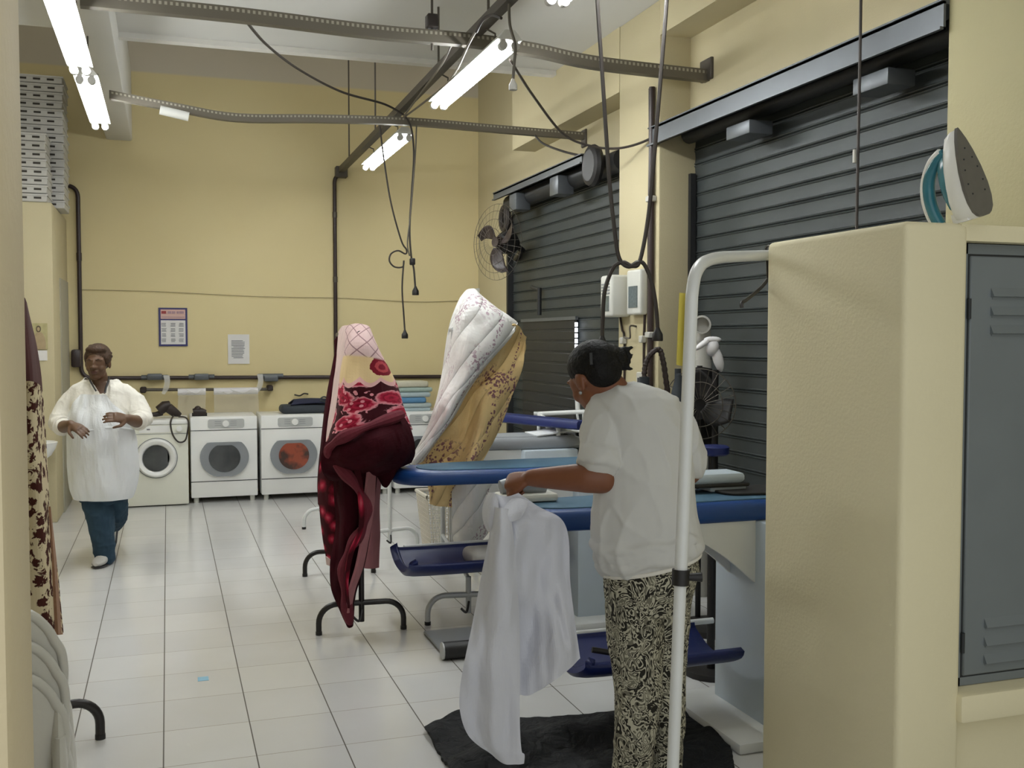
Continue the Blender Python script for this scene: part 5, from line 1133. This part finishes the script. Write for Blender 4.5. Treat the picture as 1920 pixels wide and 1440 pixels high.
rg = tilt(ringD(1221, 1056, 90.5, .145, D2, 40), .22)
b = MB(); b.tube(rg+[rg[0]], .007, 8, False); b.build('hem', M['tshirt'], w2)
# trousers
tr = MB()
tr.loft([tilt(ringD(1222, 1035, 84, .135, D2), .2), ringD(1220, 1075, 88, .142, D2), ringD(1216, 1110, 80, .138, D2), ringD(1212, 1140, 70, .12, D2)])
def leg(pts): tr.loft([ringD(x, y, hw, dp_, D2+d) for x, y, hw, dp_, d in pts])
leg([(1192, 1080, 52, .11, -.02), (1190, 1140, 52, .11, -.02), (1191, 1200, 50, .1, -.01), (1195, 1300, 43, .085, 0), (1190, 1380, 38, .075, .01), (1185, 1440, 34, .066, .02), (1183, 1500, 31, .06, .02)])
leg([(1250, 1080, 50, .11, .07), (1246, 1140, 45, .105, .07), (1246, 1200, 41, .095, .07), (1250, 1300, 35, .08, .08), (1250, 1440, 27, .064, .1), (1249, 1500, 25, .058, .1)])
fuse(tr, 'trousers', M['damask'], w2, .0062, 4, None, 0, .008, 7, (1, 1, .5))
#@@CLOTH
def pd(rows, D): return [[atD(x, y, D+dy) for x, y, dy in r] for r in rows]
ob = MB()
ob.sheet(pd([[(925, 925, .0), (938, 930, -.02), (955, 932, -.02), (972, 926, 0)], [(926, 955, 0), (940, 958, -.06), (965, 962, -.03), (1000, 955, .03), (1020, 956, .05)], [(920, 990, 0), (940, 990, -.08), (975, 992, -.04), (1020, 978, .02), (1052, 975, .06)], [(914, 1040, 0), (940, 1040, -.07), (980, 1042, -.01), (1030, 1036, .04), (1066, 1010, .08)], [(904, 1100, 0), (940, 1100, -.06), (982, 1105, .0), (1030, 1100, .02), (1068, 1085, .08)], [(893, 1160, 0), (930, 1160, -.05), (980, 1165, .02), (1032, 1160, .0), (1075, 1150, .06)], [(884, 1220, 0), (930, 1225, -.04), (982, 1235, .03), (1040, 1222, -.02), (1083, 1205, .04)], [(880, 1270, 0), (930, 1280, -.02), (984, 1300, .03), (1040, 1275, -.02), (1088, 1236, .03)]], 3.36), 60, 70, .045, 6.5)
ob.sheet(pd([[(926, 950, -.04), (940, 952, -.09), (955, 955, -.06)], [(919, 1000, -.03), (938, 1000, -.12), (962, 1005, -.07)], [(905, 1070, -.03), (935, 1070, -.11), (968, 1075, -.05)], [(890, 1150, -.03), (932, 1150, -.1), (973, 1160, -.03)], [(873, 1230, -.03), (925, 1235, -.08), (974, 1250, -.02)], [(863, 1290, -.02), (918, 1300, -.07), (974, 1315, -.02)], [(864, 1335, -.02), (918, 1350, -.06), (975, 1370, -.02)], [(880, 1378, -.01), (925, 1395, -.05), (978, 1405, -.02)], [(912, 1408, 0), (940, 1418, -.04), (983, 1412, -.02)], [(930, 1424, 0), (952, 1434, -.03), (982, 1428, -.01)]], 3.33), 40, 70, .03, 6)
ob.sheet(pd([[(916, 925, .02), (926, 925, -.03), (934, 935, -.05)], [(906, 950, .03), (920, 955, -.06), (936, 960, -.06)], [(906, 975, .03), (918, 985, -.06), (938, 985, -.05)], [(914, 995, .02), (924, 1000, -.03), (940, 1000, -.04)]], 3.34), 16, 18, .015, 8)
ob.sheet(pd([[(960, 935, -.05), (975, 935, -.02), (990, 940, .0)], [(935, 962, -.1), (960, 962, -.09), (985, 955, -.03)], [(932, 972, -.11), (955, 978, -.1), (975, 972, -.05)]], 3.35), 14, 12, .01, 8)
o = ob.build('held_cloth', M['shirtcloth'], None, 0, solid=.004)
tag(o, 'long white cotton cloth hanging from the hand of the woman in the T-shirt', 'cloth')
#@@FOREGROUND
# garment rack pole
gp = atD(1262, 1440, 2.9); gq = atD(1297, 556, 2.9); dirv = (gq-gp).normalized(); foot = gp - dirv*(gp.z/dirv.z)
t = thing('garment_rack', 'white tubular garment rack with a black clamp standing beside the partition', 'garment rack', foot)
e1 = atD(1452, 478, 3.73); e2 = e1+(e1-gq).normalized()*.32; e2.z = e1.z
cl = gp+dirv*((atD(1273, 1082, 2.9)-gp).dot(dirv))
MB().tube([foot+ZU*.03, cl], .0175, 14).build('lower_pole', M['whitemetal'], t)
top = [cl, gq]+[atD(x, y, d) for x, y, d in ((1300, 532, 2.92), (1305, 512, 2.95), (1316, 495, 3.0), (1334, 486, 3.08), (1356, 482, 3.2))]+[e1, e2]
MB().tube([cl, gq]+spline(top[1:7], 18)[1:]+[e1, e2], .0185, 14).build('upper_pole', M['whitemetal'], t)
MB().tube([cl-dirv*.022, cl+dirv*.022], .025, 16).build('clamp', M['black'], t)
MB().tube([cl+HR*.02, cl+HR*.06], [.01, .014], 10).build('clamp_knob', M['black'], t)
bt = MB(); fx = V((foot.x, foot.y, 0)); ends = V((e2.x, e2.y, 0)); sd = V((-(ends-fx).y, (ends-fx).x, 0)).normalized()
bt.bar(fx-sd*.25+ZU*.02, fx+sd*.25+ZU*.02, .017); bt.build('foot_bar', M['whitemetal'], t)
MB().bar(ends-sd*.25+ZU*.02, ends+sd*.25+ZU*.02, .017).build('foot_bar', M['whitemetal'], t); MB().bar(ends+ZU*.02, e2, .0175).build('far_pole', M['whitemetal'], t); MB().bar(fx+ZU*.03, ends+ZU*.03, .014).build('base_bar', M['whitemetal'], t)
hk = atD(1440, 479, 3.66)
t = thing('coat_hanger', 'black wire coat hanger hanging on the bar of the white garment rack', 'hanger', hk)
b = MB(); dn = hk-ZU*.085; b.cable([hk+ZU*.03-HF*.02, hk+ZU*.034, hk+ZU*.022+HF*.03, hk-ZU*.03+HF*.01, dn], .0045, 24)
b.cable([dn, atD(1425, 541, 3.55), atD(1400, 562, 3.45), atD(1391, 568, 3.42), atD(1391, 577, 3.42)], .0065, 24); b.cable([dn, dn+HF*.1+HR*.08-ZU*.03, dn+HF*.18+HR*.16-ZU*.09], .0065, 14); b.build('wire', M['blackmetal'], t)
b = MB(); b.sheet([[atD(1274, 549, 2.925), atD(1284, 550, 2.93), atD(1293, 552, 2.935)], [atD(1271, 615, 2.915), atD(1282, 615, 2.925), atD(1291, 615, 2.935)], [atD(1269, 684, 2.92), atD(1278, 686, 2.93), atD(1288, 685, 2.935)]], 10, 14, .004, 9)
tag(b.build('paper_sheet', M['yellowpaper'], None, 0, solid=.003), 'narrow yellow paper strip stuck to the white garment rack pole', 'paper')
# locker in the partition niche
t = thing('locker', 'grey steel locker with louvred doors set in the partition on the right', 'locker', (2.65, 2.72, .586))
b = MB(); x0, x1, z0, z1, yf = 2.215, 3.12, .588, 1.912, 2.45
b.box((x0, yf, z0), (x0+.03, yf+.5, z1)); b.box((x1-.03, yf, z0), (x1, yf+.5, z1)); b.box((x0, yf, z1-.03), (x1, yf+.5, z1)); b.box((x0, yf, z0), (x1, yf+.5, z0+.025)); b.box((x0, yf+.48, z0), (x1, yf+.5, z1)); b.build('carcass', M['locker'], t)
for k, (a, c) in enumerate(((2.252, 2.66), (2.668, 3.085))):
    dr = MB().bbox((a, yf-.006, z0+.03), (c, yf+.012, z1-.036), .004, 1).build('door', M['locker'], t)
    for zz in (1.765, 1.71, 1.655, .77, .715, .66):
        b = MB(); pr = [(yf-.006, zz+.018), (yf-.02, zz-.008), (yf-.006, zz-.010)]
        b.prism([(a+.075, y, z) for y, z in pr], (c-a-.15, 0, 0)); b.box((a+.08, yf-.0075, zz-.016), (c-.08, yf-.005, zz-.009)); b.build('louvre', M['locker'], dr)
    for zz in (1.72, .72): MB().bar((a-.004, yf-.006, zz-.03), (a-.004, yf-.006, zz+.03), .006).build('hinge', M['lockerdark'], dr)
MB().box((2.245, yf+.002, z0+.025), (3.09, yf+.02, z1-.03)).build('gap_shadow', M['lockerdark'], t)
# iron on the partition
r_i, u_i, c_i = HR, ZU, -HF
L_ = (r_i*-.33+u_i*.944).normalized(); Pp = (r_i*.944+u_i*.33).normalized(); N_ = (Pp*.52+c_i*.85).normalized(); W_ = N_.cross(L_).normalized()
o0 = atD(1846, 404, 2.93)
t = thing('clothes_iron', 'white and teal steam iron standing upright on top of the partition', 'iron', (o0.x, o0.y, 1.966))
IP = lambda l, w, n: o0+L_*l+W_*w-N_*n
def tear(k, n, l0=0, L=.262, Wd=.056): 
    prof = [(0, .30), (.006, .55), (.02, .8), (.05, .97), (.09, 1.0), (.14, .88), (.19, .64), (.225, .4), (.25, .16), (.262, .02)]
    a = [(l0+l*L/.262*k, w*Wd*k) for l, w in prof]; return [IP(l, w, n) for l, w in a]+[IP(l, -w, n) for l, w in reversed(a)]
MB().loft([tear(1, -.006), tear(1, .004)]).build('soleplate', M['soleplate'], t, 30)
b = MB(); b.loft([tear(.985, .004), tear(.98, .022), tear(.93, .045), tear(.82, .06), tear(.7, .068)]); b.build('shell', M['enamel'], t, 50)
b = MB(); b.loft([tear(.72, .06, .03), tear(.66, .078, .035), tear(.5, .088, .06)]); b.build('water_tank', M['teal'], t, 50)
b = MB(); b.tube(spline([IP(.21, 0, .06), IP(.19, 0, .095), IP(.15, 0, .132), IP(.10, 0, .15), IP(.05, 0, .152), IP(.012, 0, .145)], 24), [.012+.006*min(1, i/8) for i in range(24)], 14); b.build('handle', M['teal'], t, 60)
b = MB(); b.tube(spline([IP(.215, 0, .068), IP(.195, 0, .107), IP(.15, 0, .145), IP(.10, 0, .164), IP(.05, 0, .166), IP(.012, 0, .158)], 24), .010, 12, flat=1.5); b.build('handle_cover', M['enamel'], t, 60)
b = MB(); b.loft([[IP(l, w, n) for w, n in ((-.035, .03), (.035, .03), (.025, .085), (-.025, .085))] for l in (.002, .03)]); b.build('heel', M['enamel'], t)
for l, w in ((.2, .0), (.17, .02), (.17, -.02), (.14, .03), (.14, -.03), (.1, .036), (.1, -.036), (.07, .03), (.07, -.03)): MB().ball(IP(l, w, -.006), .003, 6, 4).build('steam_hole', M['lockerdark'], t)
# stacked plastic chairs
def chair_parts(t):
    P3 = lambda x, y, z: V((x, y, z))
    rows = []
    for z_, hw, yb, cv in ((.40, .19, .0, .02), (.46, .205, -.02, .04), (.55, .215, -.045, .06), (.65, .22, -.07, .07), (.74, .215, -.09, .072), (.79, .20, -.10, .07)):
        rows.append([P3(hw*s_, yb+cv*s_*s_, z_-.105*abs(s_)**5*max(0, (z_-.46)/.33)) for s_ in (-1, -.9, -.7, -.35, 0, .35, .7, .9, 1)])
    MB().sheet(rows, 26, 24).build('backrest', M['chair'], t, 0, True, solid=.007)
    top = spline(rows[-1], 26); b = MB(); b.tube([V(p) for p in spline([r[0] for r in rows], 20)]+top[1:-1]+[V(p) for p in reversed(spline([r[-1] for r in rows], 20))], .013, 8); b.build('rim', M['chair'], t, 60, True)
    b = MB(); b.sheet([[P3(-.2, 0, .41), P3(0, -.01, .40), P3(.2, 0, .41)], [P3(-.22, .2, .41), P3(0, .2, .395), P3(.22, .2, .41)], [P3(-.225, .38, .425), P3(0, .4, .415), P3(.225, .38, .425)], [P3(-.215, .43, .39), P3(0, .45, .385), P3(.215, .43, .39)]], 18, 18); b.build('seat', M['chair'], t, 0, True, solid=.008)
    for s_ in (-1, 1):
        b = MB()
        rr = []
        for z_, x_, y_, w_ in ((.0, .235, -.10, .020), (.15, .225, -.075, .026), (.3, .212, -.045, .034), (.42, .205, -.02, .04), (.52, .205, -.03, .03)):
            rr.append([P3(s_*(x_+w_*.5*math.cos(a)), y_+w_*math.sin(a)*1.0, z_) for a in (2*math.pi*j/12 for j in range(12))])
        b.loft(rr); b.build('rear_leg', M['chair'], t, 50, True)
        b = MB(); rr = []
        for z_, x_, y_, w_ in ((.0, .255, .47, .02), (.2, .24, .44, .03), (.36, .225, .41, .04), (.42, .21, .38, .045)):
            rr.append([P3(s_*(x_+w_*.5*math.cos(a)), y_+w_*math.sin(a), z_) for a in (2*math.pi*j/12 for j in range(12))])
        b.loft(rr); b.build('front_leg', M['chair'], t, 50, True)
ct = thing('plastic_chair', 'white plastic chair, bottom one of the stack by the left wall edge', 'chair', (-.487, 2.86, 0), 'stacked white chairs', .10)
chair_parts(ct)
dup(ct, ct.location+V((.0, .012, .08)), 'white plastic chair, middle one of the stack by the left wall edge')
dup(ct, ct.location+V((-.004, .024, .16)), 'white plastic chair, topmost of the stack by the left wall edge')
